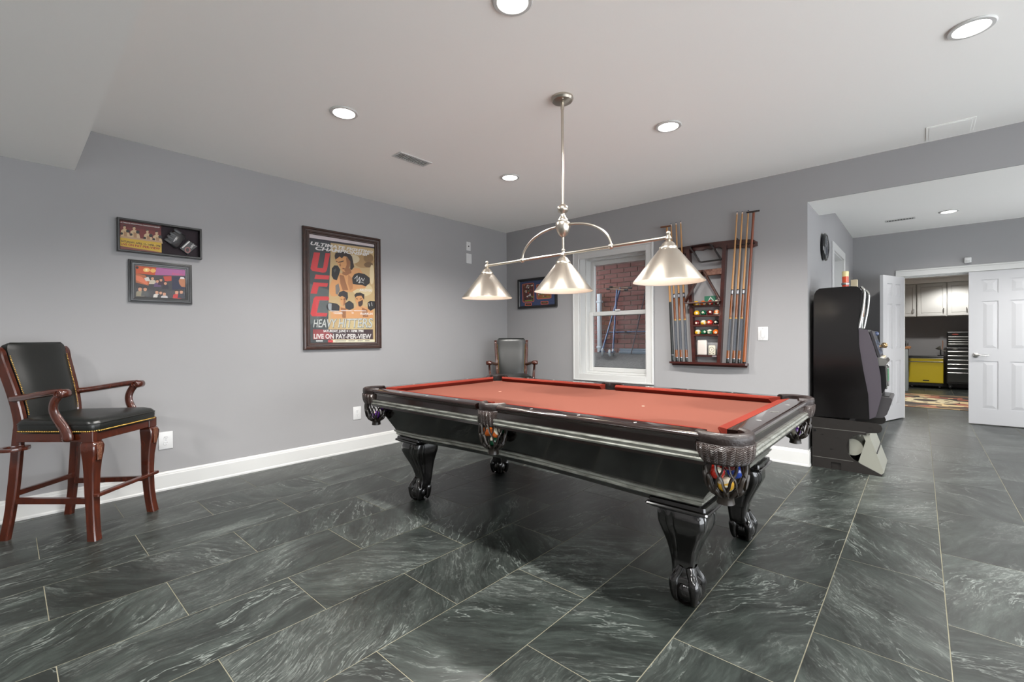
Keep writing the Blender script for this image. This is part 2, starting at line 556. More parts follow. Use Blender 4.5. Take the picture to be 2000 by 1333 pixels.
# ---- baseboards
BBP = [(0, 0), (0.018, 0), (0.018, 0.012), (0.014, 0.02), (0.014, 0.115), (0.011, 0.124), (0.011, 0.129), (0.006, 0.138), (0, 0.141)]
c = MB(); c.prism([(x, z) for x, z in BBP], YR, 0.0, 'y'); struct('baseboard_left', c, m_trim)
c = MB(); c.prism([(-x, z) for x, z in BBP], 0.018, XC, 'x'); c.box(XC - 0.0, -0.014, 0, XC + 0.0135, 0.0, 0.14)
struct('baseboard_back', c, m_trim)
c = MB(); c.prism([(XC + x, z) for x, z in BBP], 0.0, 1.43, 'y'); c.prism([(XC + x, z) for x, z in BBP], 2.55, YD, 'y')
struct('baseboard_hall_left', c, m_trim)
c = MB(); c.prism([(YD - x, z) for x, z in BBP], XC + 0.018, OX0 - 0.09, 'x'); struct('baseboard_hall_back', c, m_trim)

# ---- window: picture-frame casing, deep jamb, double-hung sashes
win = sroot('window_1')
def frame_bars(x0, x1, z0, z1, wd_, y0, y1, b=0.004):
    q = MB()
    q.box(x0, y0, z0, x0 + wd_, y1, z1, b, 1); q.box(x1 - wd_, y0, z0, x1, y1, z1, b, 1)
    q.box(x0 + wd_, y0, z0, x1 - wd_, y1, z0 + wd_, b, 1); q.box(x0 + wd_, y0, z1 - wd_, x1 - wd_, y1, z1, b, 1)
    return q
q = frame_bars(1.116, 2.149, 0.621, 2.168, 0.084, -0.020, 0.0)
q2 = frame_bars(1.116, 2.149, 0.621, 2.168, 0.02, -0.028, -0.018); q.add(q2.v, q2.f)
q.build('casing', m_trim, win)
q = MB(); t_ = 0.012
q.box(WX0, 0.0, WZ0, WX0 + t_, WT, WZ1); q.box(WX1 - t_, 0.0, WZ0, WX1, WT, WZ1)
q.box(WX0, 0.0, WZ0, WX1, WT, WZ0 + t_); q.box(WX0, 0.0, WZ1 - t_, WX1, WT, WZ1)
q.build('jamb', m_trim, win)
q = frame_bars(WX0 + t_, WX1 - t_, WZ0 + t_, WZ1 - t_, 0.022, 0.11, 0.27, 0.002); q.build('track', m_trim, win)
m_glass = bpy.data.materials.new('window_glass'); m_glass.use_nodes = True
nt = m_glass.node_tree; nt.nodes.remove(nt.nodes['Principled BSDF'])
tr = nt.nodes.new('ShaderNodeBsdfTransparent'); tr.inputs[0].default_value = (0.93, 0.95, 0.96, 1)
gl = nt.nodes.new('ShaderNodeBsdfGlossy'); gl.inputs['Roughness'].default_value = 0.02
mx = nt.nodes.new('ShaderNodeMixShader'); mx.inputs[0].default_value = 0.05
nt.links.new(tr.outputs[0], mx.inputs[1]); nt.links.new(gl.outputs[0], mx.inputs[2]); nt.links.new(mx.outputs[0], nt.nodes['Material Output'].inputs[0])
sx0, sx1, mid = WX0 + 0.034, WX1 - 0.034, 1.405
def sash(name, z0, z1, y0, y1, bot, top):
    q = MB()
    q.box(sx0, y0, z0, sx0 + 0.05, y1, z1, 0.004, 1); q.box(sx1 - 0.05, y0, z0, sx1, y1, z1, 0.004, 1)
    q.box(sx0 + 0.05, y0, z0, sx1 - 0.05, y1, z0 + bot, 0.004, 1); q.box(sx0 + 0.05, y0, z1 - top, sx1 - 0.05, y1, z1, 0.004, 1)
    s_ = q.build(name, m_trim, win)
    g = MB(); g.box(sx0 + 0.045, (y0 + y1) / 2 - 0.002, z0 + bot - 0.005, sx1 - 0.045, (y0 + y1) / 2 + 0.002, z1 - top + 0.005)
    g.build('pane', m_glass, s_)
    return s_
sash('sash_upper', mid, WZ1 - 0.034, 0.20, 0.245, 0.045, 0.05)
sl = sash('sash_lower', WZ0 + 0.034, mid + 0.045, 0.155, 0.198, 0.05, 0.048)
q = MB(); q.box(1.60, 0.135, mid + 0.046, 1.66, 0.165, mid + 0.062, 0.004, 1); q.build('sash_lock', m_plastic, sl)

# ---- six-panel doors
def six_panel(name, wd_, ht, loc, rz, handle_x, six_label=None):
    d = sroot(name); d.location = loc; d.rotation_euler = (0, 0, rz)
    th = 0.035
    st, mu = 0.115 * wd_ / 0.62, 0.10 * wd_ / 0.62
    pw = (wd_ - 2 * st - mu) / 2
    rows = [(0.20, 0.80), (0.955, 1.555), (1.655, 1.825)]
    rows = [(a * ht / 1.93, b * ht / 1.93) for a, b in rows]
    cols = [(st, st + pw), (st + pw + mu, wd_ - st)]
    q = MB()
    q.box(0, 0.006, 0.008, wd_, th - 0.006, ht)                       # core
    for y0, y1 in ((0, 0.006), (th - 0.006, th)):                      # stiles and rails, proud of the core
        q.box(0, y0, 0.008, st, y1, ht); q.box(wd_ - st, y0, 0.008, wd_, y1, ht); q.box(st + pw, y0, 0.008, st + pw + mu, y1, ht)
        zz = [0.008] + [z for r in rows for z in r] + [ht]
        for i in range(0, len(zz), 2):
            for a, b in cols: q.box(a, y0, zz[i], b, y1, zz[i + 1])
    q.build('slab', m_door, d)
    for (a, b) in cols:
        for (z0, z1) in rows:
            p_ = MB()
            for y, sgn in ((0.006, -1), (th - 0.006, 1)):
                g, h_ = 0.012, 0.034
                o_ = [(a + g, y, z0 + g), (b - g, y, z0 + g), (b - g, y, z1 - g), (a + g, y, z1 - g)]
                k_ = min(h_, (b - a) * 0.27)
                i_ = [(a + g + k_, y + sgn * 0.0055, z0 + g + k_), (b - g - k_, y + sgn * 0.0055, z0 + g + k_), (b - g - k_, y + sgn * 0.0055, z1 - g - k_), (a + g + k_, y + sgn * 0.0055, z1 - g - k_)]
                p_.add(o_ + i_, [(0, 1, 5, 4), (1, 2, 6, 5), (2, 3, 7, 6), (3, 0, 4, 7), (4, 5, 6, 7)])
            p_.build('panel', m_door, d)
    if handle_x is not None:
        s_ = 1 if handle_x < wd_ / 2 else -1
        hz = 0.875
        q = MB()
        q.lathe([(0.0, 0.0), (0.031, 0.0), (0.031, 0.006), (0.026, 0.011), (0.012, 0.013), (0.011, 0.045), (0.0, 0.047)], 20, T(handle_x, 0, hz) @ RX(PI / 2))
        q.tube(smoothpath([(handle_x, -0.042, hz), (handle_x + s_ * 0.03, -0.046, hz + 0.004), (handle_x + s_ * 0.075, -0.044, hz - 0.004), (handle_x + s_ * 0.115, -0.040, hz + 0.002)], 4), [0.011] * 5 + [0.009] * 5 + [0.007] * 3, 10)
        q.build('handle', pm('satin_steel', (190, 188, 184), 0.25, metal=1.0), d, 40)
    return d
leaf_dir = math.atan2(3.563 - 2.97, 4.121 - 3.925)         # from free edge to hinge
six_panel('door_1', 0.622, 1.925, (3.925, 2.975, 0.004), leaf_dir, None)
six_panel('door_2', 0.618, 1.93, (4.745, YD - 0.03, 0.004), 0.012, 0.062)

# casing of the double doorway and of the side doorway
cs = MB(); cw = 0.085
def casing_y(q, x0, x1, z1, y, wd_):
    for (a, b) in ((x0 - wd_, x0), (x1, x1 + wd_)):
        q.box(a, y - 0.016, 0, b, y, z1, 0.003, 1)
    q.box(x0 - wd_, y - 0.016, z1, x1 + wd_, y, z1 + wd_, 0.003, 1)
    q.box(x0 - wd_, y - 0.022, z1 + wd_ - 0.02, x1 + wd_, y, z1 + wd_ + 0.002, 0.003, 1)
casing_y(cs, OX0, OX1, OZ - 0.003, YD, cw)
cs.box(OX0 - 0.001, YD, 0, OX0 + 0.012, YD + 0.13, OZ); cs.box(OX1 - 0.012, YD, 0, OX1 + 0.001, YD + 0.13, OZ); cs.box(OX0, YD, OZ - 0.012, OX1, YD + 0.13, OZ + 0.001)
cs.box(OX0 + 0.012, YD + 0.05, OZ - 0.025, OX1 - 0.012, YD + 0.065, OZ - 0.012)
struct('trim_1', cs, m_trim)
cs = MB()
cs.box(XC, DY0 - 0.09, 0, XC + 0.016, DY0, DZ, 0.003, 1); cs.box(XC, DY1, 0, XC + 0.016, DY1 + 0.09, DZ, 0.003, 1)
cs.box(XC, DY0 - 0.09, DZ, XC + 0.016, DY1 + 0.09, DZ + 0.09, 0.003, 1)
cs.box(XC - 0.15, DY0, 0, XC, DY0 + 0.012, DZ); cs.box(XC - 0.15, DY1 - 0.012, 0, XC, DY1, DZ); cs.box(XC - 0.15, DY0, DZ - 0.012, XC, DY1, DZ)
struct('trim_2', cs, m_trim)
six_panel('door_3', DY1 - DY0 - 0.026, DZ - 0.02, (XC - 0.09, DY0 + 0.013, 0.004), PI / 2, None)

# ---- outside, beyond the window: brick wall, unseen deck strip for shade, concrete apron
m_brick = pm('brick_red', (160, 108, 98), 0.85, var=0.5, vscale=3, bump=0.4, bscale=40, col2=(122, 74, 68))
m_mortar = pm('mortar', (168, 152, 142), 0.95, var=0.2)
wb = MB(); wb.box(-0.6, 1.262, -0.1, 3.35, 1.36, 3.2); brickwall = struct('wall_outside', wb, m_mortar)
bl, bh, mj = 0.203, 0.057, 0.011
bme = None
for r in range(30):
    z = 0.30 + r * (bh + mj)
    if z > 2.32: break
    for k in range(-1, 9):
        x = 0.28 + k * (bl + mj) + (0.107 if r % 2 else 0)
        if x > 2.1: continue
        if bme is None:
            q = MB().box(0, 0, 0, bl, 0.02, bh, 0.003, 1)
            bme = bpy.data.meshes.new('brick'); bme.from_pydata([tuple(v) for v in q.v], [], q.f); bme.materials.append(m_brick)
        link('brick', bme, brickwall, (x, 1.25 - RND.uniform(0, 0.003), z))
g = MB(); g.prism([(WT, -0.2), (WT, 0.775), (1.262, 0.915), (1.262, -0.2)], -0.6, XC - 0.15, 'x')
struct('floor_outside', g, pm('concrete_gravel', (118, 114, 112), 0.9, var=0.6, vscale=40, bump=0.6, bscale=90))
g = MB(); g.box(-0.6, 0.80, 2.45, XC - 0.15, 1.262, 2.6); struct('ceiling_shade_outside', g, pm('deck_shade_strip', (92, 70, 58), 0.8, var=0.4))  # unseen deck strip, sized to shade the upper bricks
# ================================================================ lamps of the place, and added ones out of view
m_lens = em('downlight_lens', (255, 252, 246), CAN_L)
def can(x, y, z, label, k=1.0):
    t = thing('recessed_light', label, 'light', (x, y, z), 0, 'recessed ceiling lights')
    q = MB(); q.lathe([(0.064, -0.0005), (0.086, -0.0005), (0.088, -0.004), (0.083, -0.009), (0.068, -0.010), (0.064, -0.004), (0.064, -0.0005)], 32, cap=False)
    q.build('trim_ring', m_trim, t, 40)
    q = MB(); q.lathe([(0.0005, -0.0075), (0.040, -0.0065), (0.0645, -0.003)], 32, cap=False); q.build('lens', m_lens, t)
    ld = bpy.data.lights.new('downlight', 'SPOT')
    ld.energy = CAN_W * k; ld.spot_size = math.radians(146); ld.spot_blend = 0.55; ld.shadow_soft_size = 0.05; ld.color = (1.0, 0.975, 0.94)
    lo = bpy.data.objects.new('downlight', ld); COL.objects.link(lo); lo.parent = t; lo.location = (0, 0, -0.015)
    return t
can(1.531, -3.205, H, 'round ceiling light nearest the soffit, above the left wall posters')
can(1.519, -1.604, H, 'small round ceiling light behind the pendant rod, nearest the room corner')
can(2.990, -1.600, H, 'round ceiling light right of the pendant canopy')
can(4.465, -1.604, H, 'large round ceiling light at the top right corner of the picture')
can(2.975, -3.195, H, 'round ceiling light cut off by the top edge above the pendant')
can(4.465, -3.2, H, 'added round ceiling light above the viewer, out of the picture')  # from here on, unseen lights added to raise the room light
can(5.95, -1.604, H, 'added round ceiling light over the right side of the room, out of the picture')
can(5.95, -3.2, H, 'added round ceiling light by the right wall, out of the picture')
for i, x in enumerate((1.525, 2.98, 4.465, 5.95)):  # unseen row added behind the viewer for more light
    can(x, -6.1, H, ['first', 'second', 'third', 'fourth'][i] + ' added round ceiling light behind the viewer counted from the left wall')
can(4.527, 2.555, HH, 'round ceiling light of the hall in front of the double door', 0.30)
can(6.1, 2.5, HH, 'added round ceiling light at the right end of the hall, out of the picture', 1.1)  # unseen, added to brighten the hall
can(5.7, 1.25, HH, 'added round ceiling light behind the header of the hall, out of the picture', 1.1)  # second unseen light added for the hall walls and ceiling
can(4.82, 8.1, HS, 'round ceiling light in the storage room above the white cabinets', 0.5)
can(4.2, 5.6, HS, 'added round ceiling light of the storage room above the rug, out of view', 1.7)  # hidden above the doorway, added to brighten the storage room

# ---- three-shade billiard pendant
PX, PY = 2.668, -2.40
pt = thing('pendant_light', 'brushed nickel billiard pendant with three cone shades above the pool table', 'pendant light', (PX, PY, 0))
q = MB(); q.lathe([(0.0, H), (0.066, H), (0.068, H - 0.012), (0.060, H - 0.024), (0.035, H - 0.031), (0.012, H - 0.033), (0.0, H - 0.033)], 32)
for a in (-0.9, 2.2): q.sphere((0.045 * math.cos(a), 0.045 * math.sin(a), H - 0.029), 0.005, 8, 6)
q.build('canopy', m_nickel, pt, 40)
q = MB(); q.lathe([(0.0, H - 0.03), (0.0085, H - 0.03), (0.0085, 1.94), (0, 1.94)], 12)
q.lathe([(0.0, H - 0.03), (0.011, H - 0.03), (0.011, H - 0.07), (0.0, H - 0.07)], 12); q.build('rod', m_nickel, pt, 40)
q = MB()
q.lathe([(0.0, 1.955), (0.014, 1.952), (0.030, 1.938), (0.034, 1.924), (0.030, 1.910), (0.014, 1.898), (0.012, 1.890), (0.018, 1.878), (0.022, 1.868), (0.030, 1.860),
         (0.032, 1.852), (0.028, 1.846), (0.042, 1.842), (0.046, 1.832), (0.045, 1.815), (0.038, 1.790), (0.026, 1.768), (0.014, 1.757), (0.008, 1.754), (0.0, 1.754)], 28)
q.build('urn', m_nickel, pt, 50)
q = MB(); q.lathe([(0, 1.76), (0.008, 1.76), (0.008, 1.655), (0, 1.655)], 12)
q.tube([(-0.66, 0, 1.652), (0.66, 0, 1.652)], 0.0085, 12)
for x in (-0.327, 0.327): q.sphere((x, 0, 1.652), 0.016, 14, 10)
q.build('crossbar', m_nickel, pt, 40)
for sg in (-1, 1):
    q = MB(); q.tube([(sg * (0.03 + 0.297 * math.sin(a)), 0, 1.652 + 0.172 * math.cos(a)) for a in [i * PI / 2 / 16 for i in range(17)]], 0.0075, 10)
    q.build('arm', m_nickel, pt, 40)
m_bulb = em('pendant_bulb', (255, 246, 228), BULB_L)
for x in (-0.657, 0.0, 0.657):
    q = MB()
    q.lathe([(0.0, 1.685), (0.008, 1.683), (0.012, 1.674), (0.008, 1.665), (0.014, 1.655), (0.018, 1.645), (0.012, 1.637), (0.020, 1.630), (0.030, 1.622), (0.034, 1.612),
             (0.042, 1.606), (0.046, 1.598), (0.046, 1.590), (0.052, 1.586), (0.176, 1.428), (0.178, 1.424)], 48, T(x, 0, 0), 0, cap=False)
    q.lathe([(0.1778, 1.4245), (0.1745, 1.426), (0.050, 1.582), (0.0, 1.584)], 48, T(x, 0, 0), 1, cap=False)
    s_ = q.build('shade', [m_nickel, m_shade_in], pt, 40)
    q = MB(); q.lathe([(0.0, 1.452), (0.020, 1.454), (0.038, 1.468), (0.044, 1.488), (0.038, 1.508), (0.022, 1.528), (0.016, 1.545), (0.016, 1.575), (0.0, 1.575)], 20, T(x, 0, 0))
    q.build('bulb', m_bulb, s_, 60)
# ================================================================ pool table
TCX, TCY, ZT = 2.585, -2.30, 0.792
tb = thing('pool_table', 'black eight-foot pool table with orange-red cloth and claw feet', 'pool table', (TCX, TCY, 0))
HX, HY, RW = 1.105, 0.555, 0.14          # half playing field, rail width
OX, OY = HX + RW, HY + RW
ZB = 0.757                                # bed
q = MB(); q.box(-HX - 0.05, -HY - 0.05, ZB - 0.03, HX + 0.05, HY + 0.05, ZB); q.build('bed', m_cloth, tb)
# spots on the cloth
for x, r in ((-0.55, 0.011), (0.55, 0.009)):
    q = MB(); q.lathe([(0.0, ZB + 0.0006), (r, ZB + 0.0006)], 12, T(x, 0, 0), cap=False)
    q.build('spot', pm('cloth_spot', (236, 190, 170), 0.8), tb)
# cushions: (along-rail start/end at the nose, at the back), local frame u along the rail, t outwards
def cushion(u0, u1, d0, d1, M):
    s0 = [(u0, 0, ZT - 0.010), (u0, 0.004, ZT - 0.004), (u0 - d0, 0.05, ZT + 0.001), (u0 - d0, 0.05, ZB), (u0 - d0 * 0.3, 0.020, ZB)]
    s1 = [(u1, 0, ZT - 0.010), (u1, 0.004, ZT - 0.004), (u1 + d1, 0.05, ZT + 0.001), (u1 + d1, 0.05, ZB), (u1 + d1 * 0.3, 0.020, ZB)]
    q = MB(); q.loft([s0, s1], M=M); return q.build('cushion', m_cush, tb)
def frame_for(side):
    # maps (u, t, z) to table coordinates
    if side == 'near': return Matrix(((1, 0, 0, 0), (0, -1, 0, -HY), (0, 0, 1, 0), (0, 0, 0, 1)))
    if side == 'far': return Matrix(((1, 0, 0, 0), (0, 1, 0, HY), (0, 0, 1, 0), (0, 0, 0, 1)))
    if side == 'right': return Matrix(((0, 1, 0, HX), (1, 0, 0, 0), (0, 0, 1, 0), (0, 0, 0, 1)))
    return Matrix(((0, -1, 0, -HX), (1, 0, 0, 0), (0, 0, 1, 0), (0, 0, 0, 1)))
# rail profile (t, z): cloth strip, flat top, rounded moulded edge
RP = [(0.05, ZT - 0.035), (0.05, ZT), (0.124, ZT), (0.131, ZT - 0.002), (0.137, ZT - 0.007), (0.139, ZT - 0.012), (0.137, ZT - 0.015), (0.134, ZT - 0.016), (0.136, ZT - 0.019), (0.135, ZT - 0.023), (0.128, ZT - 0.027), (0.126, ZT - 0.035)]
AP = [(0.085, 0.762), (0.124, 0.762), (0.124, 0.690), (0.127, 0.6895), (0.127, 0.676), (0.085, 0.676)]
BP2 = [(0.120, 0.7250), (0.136, 0.7235), (0.1395, 0.7165), (0.136, 0.7105), (0.1335, 0.7092), (0.1335, 0.7072), (0.137, 0.7055), (0.141, 0.699), (0.137, 0.6915), (0.120, 0.6895)]
segs = []
for side in ('near', 'far'):
    segs.append((side, -HX + 0.055, -0.062, 0.05, 0.018, -HX + 0.005, -0.078))
    segs.append((side, 0.062, HX - 0.055, 0.018, 0.05, 0.078, HX - 0.005))
for side in ('left', 'right'):
    segs.append((side, -HY + 0.055, HY - 0.055, 0.05, 0.05, -HY + 0.005, HY - 0.005))
m_railtop = m_rail
sg_me = None
for (side, u0, u1, d0, d1, r0, r1) in segs:
    Mx = frame_for(side)
    cushion(u0, u1, d0, d1, Mx)
    q = MB(); q.loft([[(r0, t, z) for t, z in RP], [(r1, t, z) for t, z in RP]], M=Mx)
    ra = q.build('rail', m_rail, tb, 35)
    q = MB(); q.loft([[(r0 - 0.02, t, z) for t, z in AP], [(r1 + 0.02, t, z) for t, z in AP]], M=Mx)
    apn = q.build('apron', m_rail, tb, 35)
    q = MB(); q.loft([[(r0 - 0.02, t, z) for t, z in BP2], [(r1 + 0.02, t, z) for t, z in BP2]], M=Mx); q.build('bead', m_silver, apn, 35)
    n = 3
    if side in ('near', 'far'):
        us = [s_ * HX / 4 * k for k in (1, 2, 3) for s_ in ((-1,) if u1 < 0 else (1,))]
    else:
        us = [-HY / 2, HY / 2]
    for u in us:
        q = MB()
        q.add([Mx @ Vector((u + a, 0.094 + b, ZT + 0.0008)) for a, b in ((-0.0065, 0), (0, -0.013), (0.0065, 0), (0, 0.013))], [(0, 1, 2, 3)])
        q.build('sight', m_white_ink, ra)
    if side == 'right':      # round maker's badge in the middle of the foot rail
        q = MB(); q.lathe([(0.014, ZT + 0.0008), (0.017, ZT + 0.0008)], 20, T(OX - 0.046, 0, 0), cap=False)
        q.lathe([(0.005, ZT + 0.0008), (0.009, ZT + 0.0008)], 14, T(OX - 0.046, -0.004, 0), cap=False, a0=0.5, a1=5.4)
        q.build('badge', pm('badge_silver', (170, 170, 160), 0.35, metal=0.6), ra)

# pockets: leather collar, braided shield, strap net
def braid_material():
    m = bpy.data.materials.new('braided_leather'); m.use_nodes = True
    nt = m.node_tree; N = nt.nodes; L = nt.links; b = N['Principled BSDF']
    b.inputs['Base Color'].default_value = lin((52, 40, 36)); b.inputs['Roughness'].default_value = 0.34
    uv = N.new('ShaderNodeTexCoord'); sp = N.new('ShaderNodeSeparateXYZ'); L.new(uv.outputs['UV'], sp.inputs[0])
    def mt(op, a, c=None):
        x = N.new('ShaderNodeMath'); x.operation = op
        for i, k in enumerate((a, c)):
            if k is None: continue
            if isinstance(k, (int, float)): x.inputs[i].default_value = k
            else: L.new(k, x.inputs[i])
        return x.outputs[0]
    zig = mt('PINGPONG', mt('MULTIPLY', sp.outputs[0], 26.0), 1.0)          # chevron columns
    ph = mt('ADD', mt('MULTIPLY', sp.outputs[1], 13.0), zig)
    h = mt('PINGPONG', mt('MULTIPLY', ph, 1.0), 0.5)
    col = mt('PINGPONG', mt('MULTIPLY', sp.outputs[0], 26.0), 1.0)
    edge = mt('MINIMUM', mt('MULTIPLY', col, 4.0), 1.0)
    hh = mt('MULTIPLY', h, edge)
    bp = N.new('ShaderNodeBump'); bp.inputs['Strength'].default_value = 1.0; bp.inputs['Distance'].default_value = 0.006
    L.new(hh, bp.inputs['Height']); L.new(bp.outputs[0], b.inputs['Normal'])
    return m
m_braid = braid_material()
def uv_shell(name, secs, mat, parent, rev=False):
    me = bpy.data.meshes.new(name); n = len(secs[0])
    vs = [tuple(p) for s_ in secs for p in s_]; fs = []; uvs = []
    for k in range(len(secs) - 1):
        for i in range(n - 1):
            fs.append((k * n + i, k * n + i + 1, (k + 1) * n + i + 1, (k + 1) * n + i))
            uvs += [(i / (n - 1), k / (len(secs) - 1)), ((i + 1) / (n - 1), k / (len(secs) - 1)), ((i + 1) / (n - 1), (k + 1) / (len(secs) - 1)), (i / (n - 1), (k + 1) / (len(secs) - 1))]
    me.from_pydata(vs, [], fs)
    l = me.uv_layers.new(name='uv')
    for i, u in enumerate(uvs): l.data[i].uv = u
    me.materials.append(mat)
    me.polygons.foreach_set('use_smooth', [True] * len(me.polygons))
    o = link(name, me, parent)
    md = o.modifiers.new('thickness', 'SOLIDIFY'); md.thickness = 0.005; md.offset = -1
    return o

NETP = [(0.070, 0.705), (0.0725, 0.672), (0.072, 0.638), (0.066, 0.605), (0.052, 0.580), (0.034, 0.568)]
def net_r(f):
    x = f * (len(NETP) - 1); i = min(int(x), len(NETP) - 2); t = x - i
    return (NETP[i][0] * (1 - t) + NETP[i + 1][0] * t, NETP[i][1] * (1 - t) + NETP[i + 1][1] * t)
def pocket(cx, cy, out, half, side=False, sc=1.0):
    """out: direction of the open side of the table (outwards); half: half angle of the collar"""
    pk = MB()
    R0 = 0.098 * sc if not side else 0.082
    n = 26
    a0, a1 = out - half, out + half
    # rolled leather collar over the pocket iron
    prof = [(R0 - 0.030, ZT - 0.030), (R0 - 0.030, ZT + 0.004), (R0 - 0.022, ZT + 0.0095), (R0 - 0.008, ZT + 0.0095), (R0 + 0.002, ZT + 0.003), (R0 + 0.004, ZT - 0.012), (R0 + 0.001, ZT - 0.030), (R0 - 0.010, ZT - 0.036)]
    secs = []
    for i in range(n + 1):
        a = a0 + (a1 - a0) * i / n
        secs.append([(cx + r * math.cos(a), cy + r * math.sin(a), z) for r, z in prof])
    pk.loft(secs)
    col_ = pk.build('pocket', m_leather, tb, 50)
    # braided shield hanging below it
    hs = half * 0.93
    zs = [ZT - 0.032, ZT - 0.052, ZT - 0.072, ZT - 0.090, ZT - 0.100] if not side else [ZT - 0.032, ZT - 0.055, ZT - 0.08, ZT - 0.1, ZT - 0.112]
    secs = []
    for j, z in enumerate(zs):
        row = []
        for i in range(n + 1):
            a = out - hs + 2 * hs * i / n
            e = 1 - abs(2 * i / n - 1)
            dz = 0.0 if j < 3 else (0.016 if j == 4 else 0.006) * (1 - min(1, e * 4)) ** 1.5
            rr = R0 + (0.003, 0.0025, 0.0, -0.006, -0.013)[j]
            row.append((cx + rr * math.cos(a), cy + rr * math.sin(a), z + dz))
        secs.append(row)
    sh = uv_shell('shield', secs, m_braid, col_)
    q = MB(); q.tube([(Vector(p)) for p in secs[-1]], 0.004, 8); q.tube([Vector(p) for p in secs[0]], 0.0035, 8); q.build('shield_piping', m_leather, col_, 60)
    # strap net: two families of leather strips crossing, drawn into a tail
    q = MB(); m_ = 10
    dz = 0.0 if not side else -0.010
    ncx, ncy = cx + 0.012 * math.cos(out), cy + 0.012 * math.sin(out)
    for fam in (-1, 1):
        for k in range(m_):
            pts = []
            for s_ in range(19):
                f = s_ / 18
                r, z = net_r(f)
                w_ = 0.5 + 0.5 * math.cos(f * 3 * 2 * PI)
                a = 2 * PI * k / m_ + fam * (PI / m_) * (f * 3.0 + 0.12 * math.sin(f * 6 * PI))
                pts.append(Vector((ncx + r * math.cos(a), ncy + r * math.sin(a), z + dz)))
            rr = [0.0074] * 19
            q.tube(pts, rr, 6, sx=1.0, sy=0.45)
    q.build('net', m_strap, col_, 60)
    q = MB(); q.lathe([(0.0, 0.570 + dz), (0.030, 0.572 + dz), (0.036, 0.568 + dz), (0.030, 0.562 + dz), (0.028, 0.551 + dz), (0.031, 0.535 + dz), (0.026, 0.533 + dz), (0.0, 0.535 + dz)], 18, T(ncx, ncy, 0))
    q.build('net_tail', m_strap, col_, 40)
    # dark throat lining
    q = MB(); q.lathe([(R0 - 0.033, ZT - 0.03), (R0 - 0.033, 0.715), (0.0725, 0.705)], 24, T(cx, cy, 0), cap=False); q.build('throat', pm('throat_lining', (24, 18, 16), 0.6), col_, 60)
    return (ncx, ncy)
PC = {}
kx, ky = HX + 0.058, HY + 0.058
for nm, sx, sy in (('NL', -1, -1), ('NR', 1, -1), ('FL', -1, 1), ('FR', 1, 1)):
    PC[nm] = pocket(sx * kx, sy * ky, math.atan2(sy, sx), math.radians(108))
PC['N'] = pocket(0, -HY - 0.068, -PI / 2, math.radians(92), True)
PC['F'] = pocket(0, HY + 0.068, PI / 2, math.radians(92), True)

# cabinet body, flared towards the top, with a bead and an arched lower edge
CT = (1.185, 0.615, 0.68); CB = (1.03, 0.515, 0.455)
def cab_pt(s_, z):
    f = (z - CB[2]) / (CT[2] - CB[2])
    return CB[0] + (CT[0] - CB[0]) * f, CB[1] + (CT[1] - CB[1]) * f
def arch(x, half):
    k = abs(x) / half
    return 0.0 if k > 0.80 else 0.024 * (0.5 + 0.5 * math.cos(PI * k / 0.80)) ** 0.6
def cab_panel(side):
    q = MB()
    half0 = {'near': CB[0], 'far': CB[0], 'left': CB[1], 'right': CB[1]}[side]
    n = 40; top = []; rows = []
    # outline in (lateral offset, z) : plain panel then double bead then skirt
    steps = [(1.0, CT[2], 0.0), (0.0, 0.0455, 0.0), (0.0, 0.0435, 0.010), (0.0, 0.036, 0.013), (0.0, 0.030, 0.010), (0.0, 0.027, 0.006), (0.0, 0.024, 0.010), (0.0, 0.016, 0.014), (0.0, 0.010, 0.011), (0.0, 0.008, 0.003), (0.0, -0.012, 0.003)]
    for (tp, dz, outw) in steps:
        row = []
        for i in range(n + 1):
            u = -1 + 2 * i / n
            if tp == 1.0:
                z = CT[2]; a = 0
            else:
                a = arch(u * half0, half0) if side in ('near', 'far') else 0.0
                z = CB[2] + dz + a
            hx, hy = cab_pt(0, z)
            if side in ('near', 'far'):
                sgn = -1 if side == 'near' else 1
                row.append((u * (hx + outw), sgn * (hy + outw), z))
            else:
                sgn = -1 if side == 'left' else 1
                row.append((sgn * (hx + outw), u * (hy + outw), z))
        rows.append(row)
    q.loft([rows[0], rows[1], rows[-2], rows[-1]], cap=False, ring=False)
    b_ = MB(); b_.loft(rows[1:-1], cap=False, ring=False)
    return q, b_
for side in ('near', 'far', 'left', 'right'):
    q, b_ = cab_panel(side)
    cp_ = q.build('cabinet_panel', m_black, tb, 40); b_.build('bead', m_silver, cp_, 35)
q = MB(); q.box(-CB[0] + 0.03, -CB[1] + 0.03, CB[2] + 0.03, CB[0] - 0.03, CB[1] - 0.03, ZB - 0.035); q.build('frame', m_black, tb)

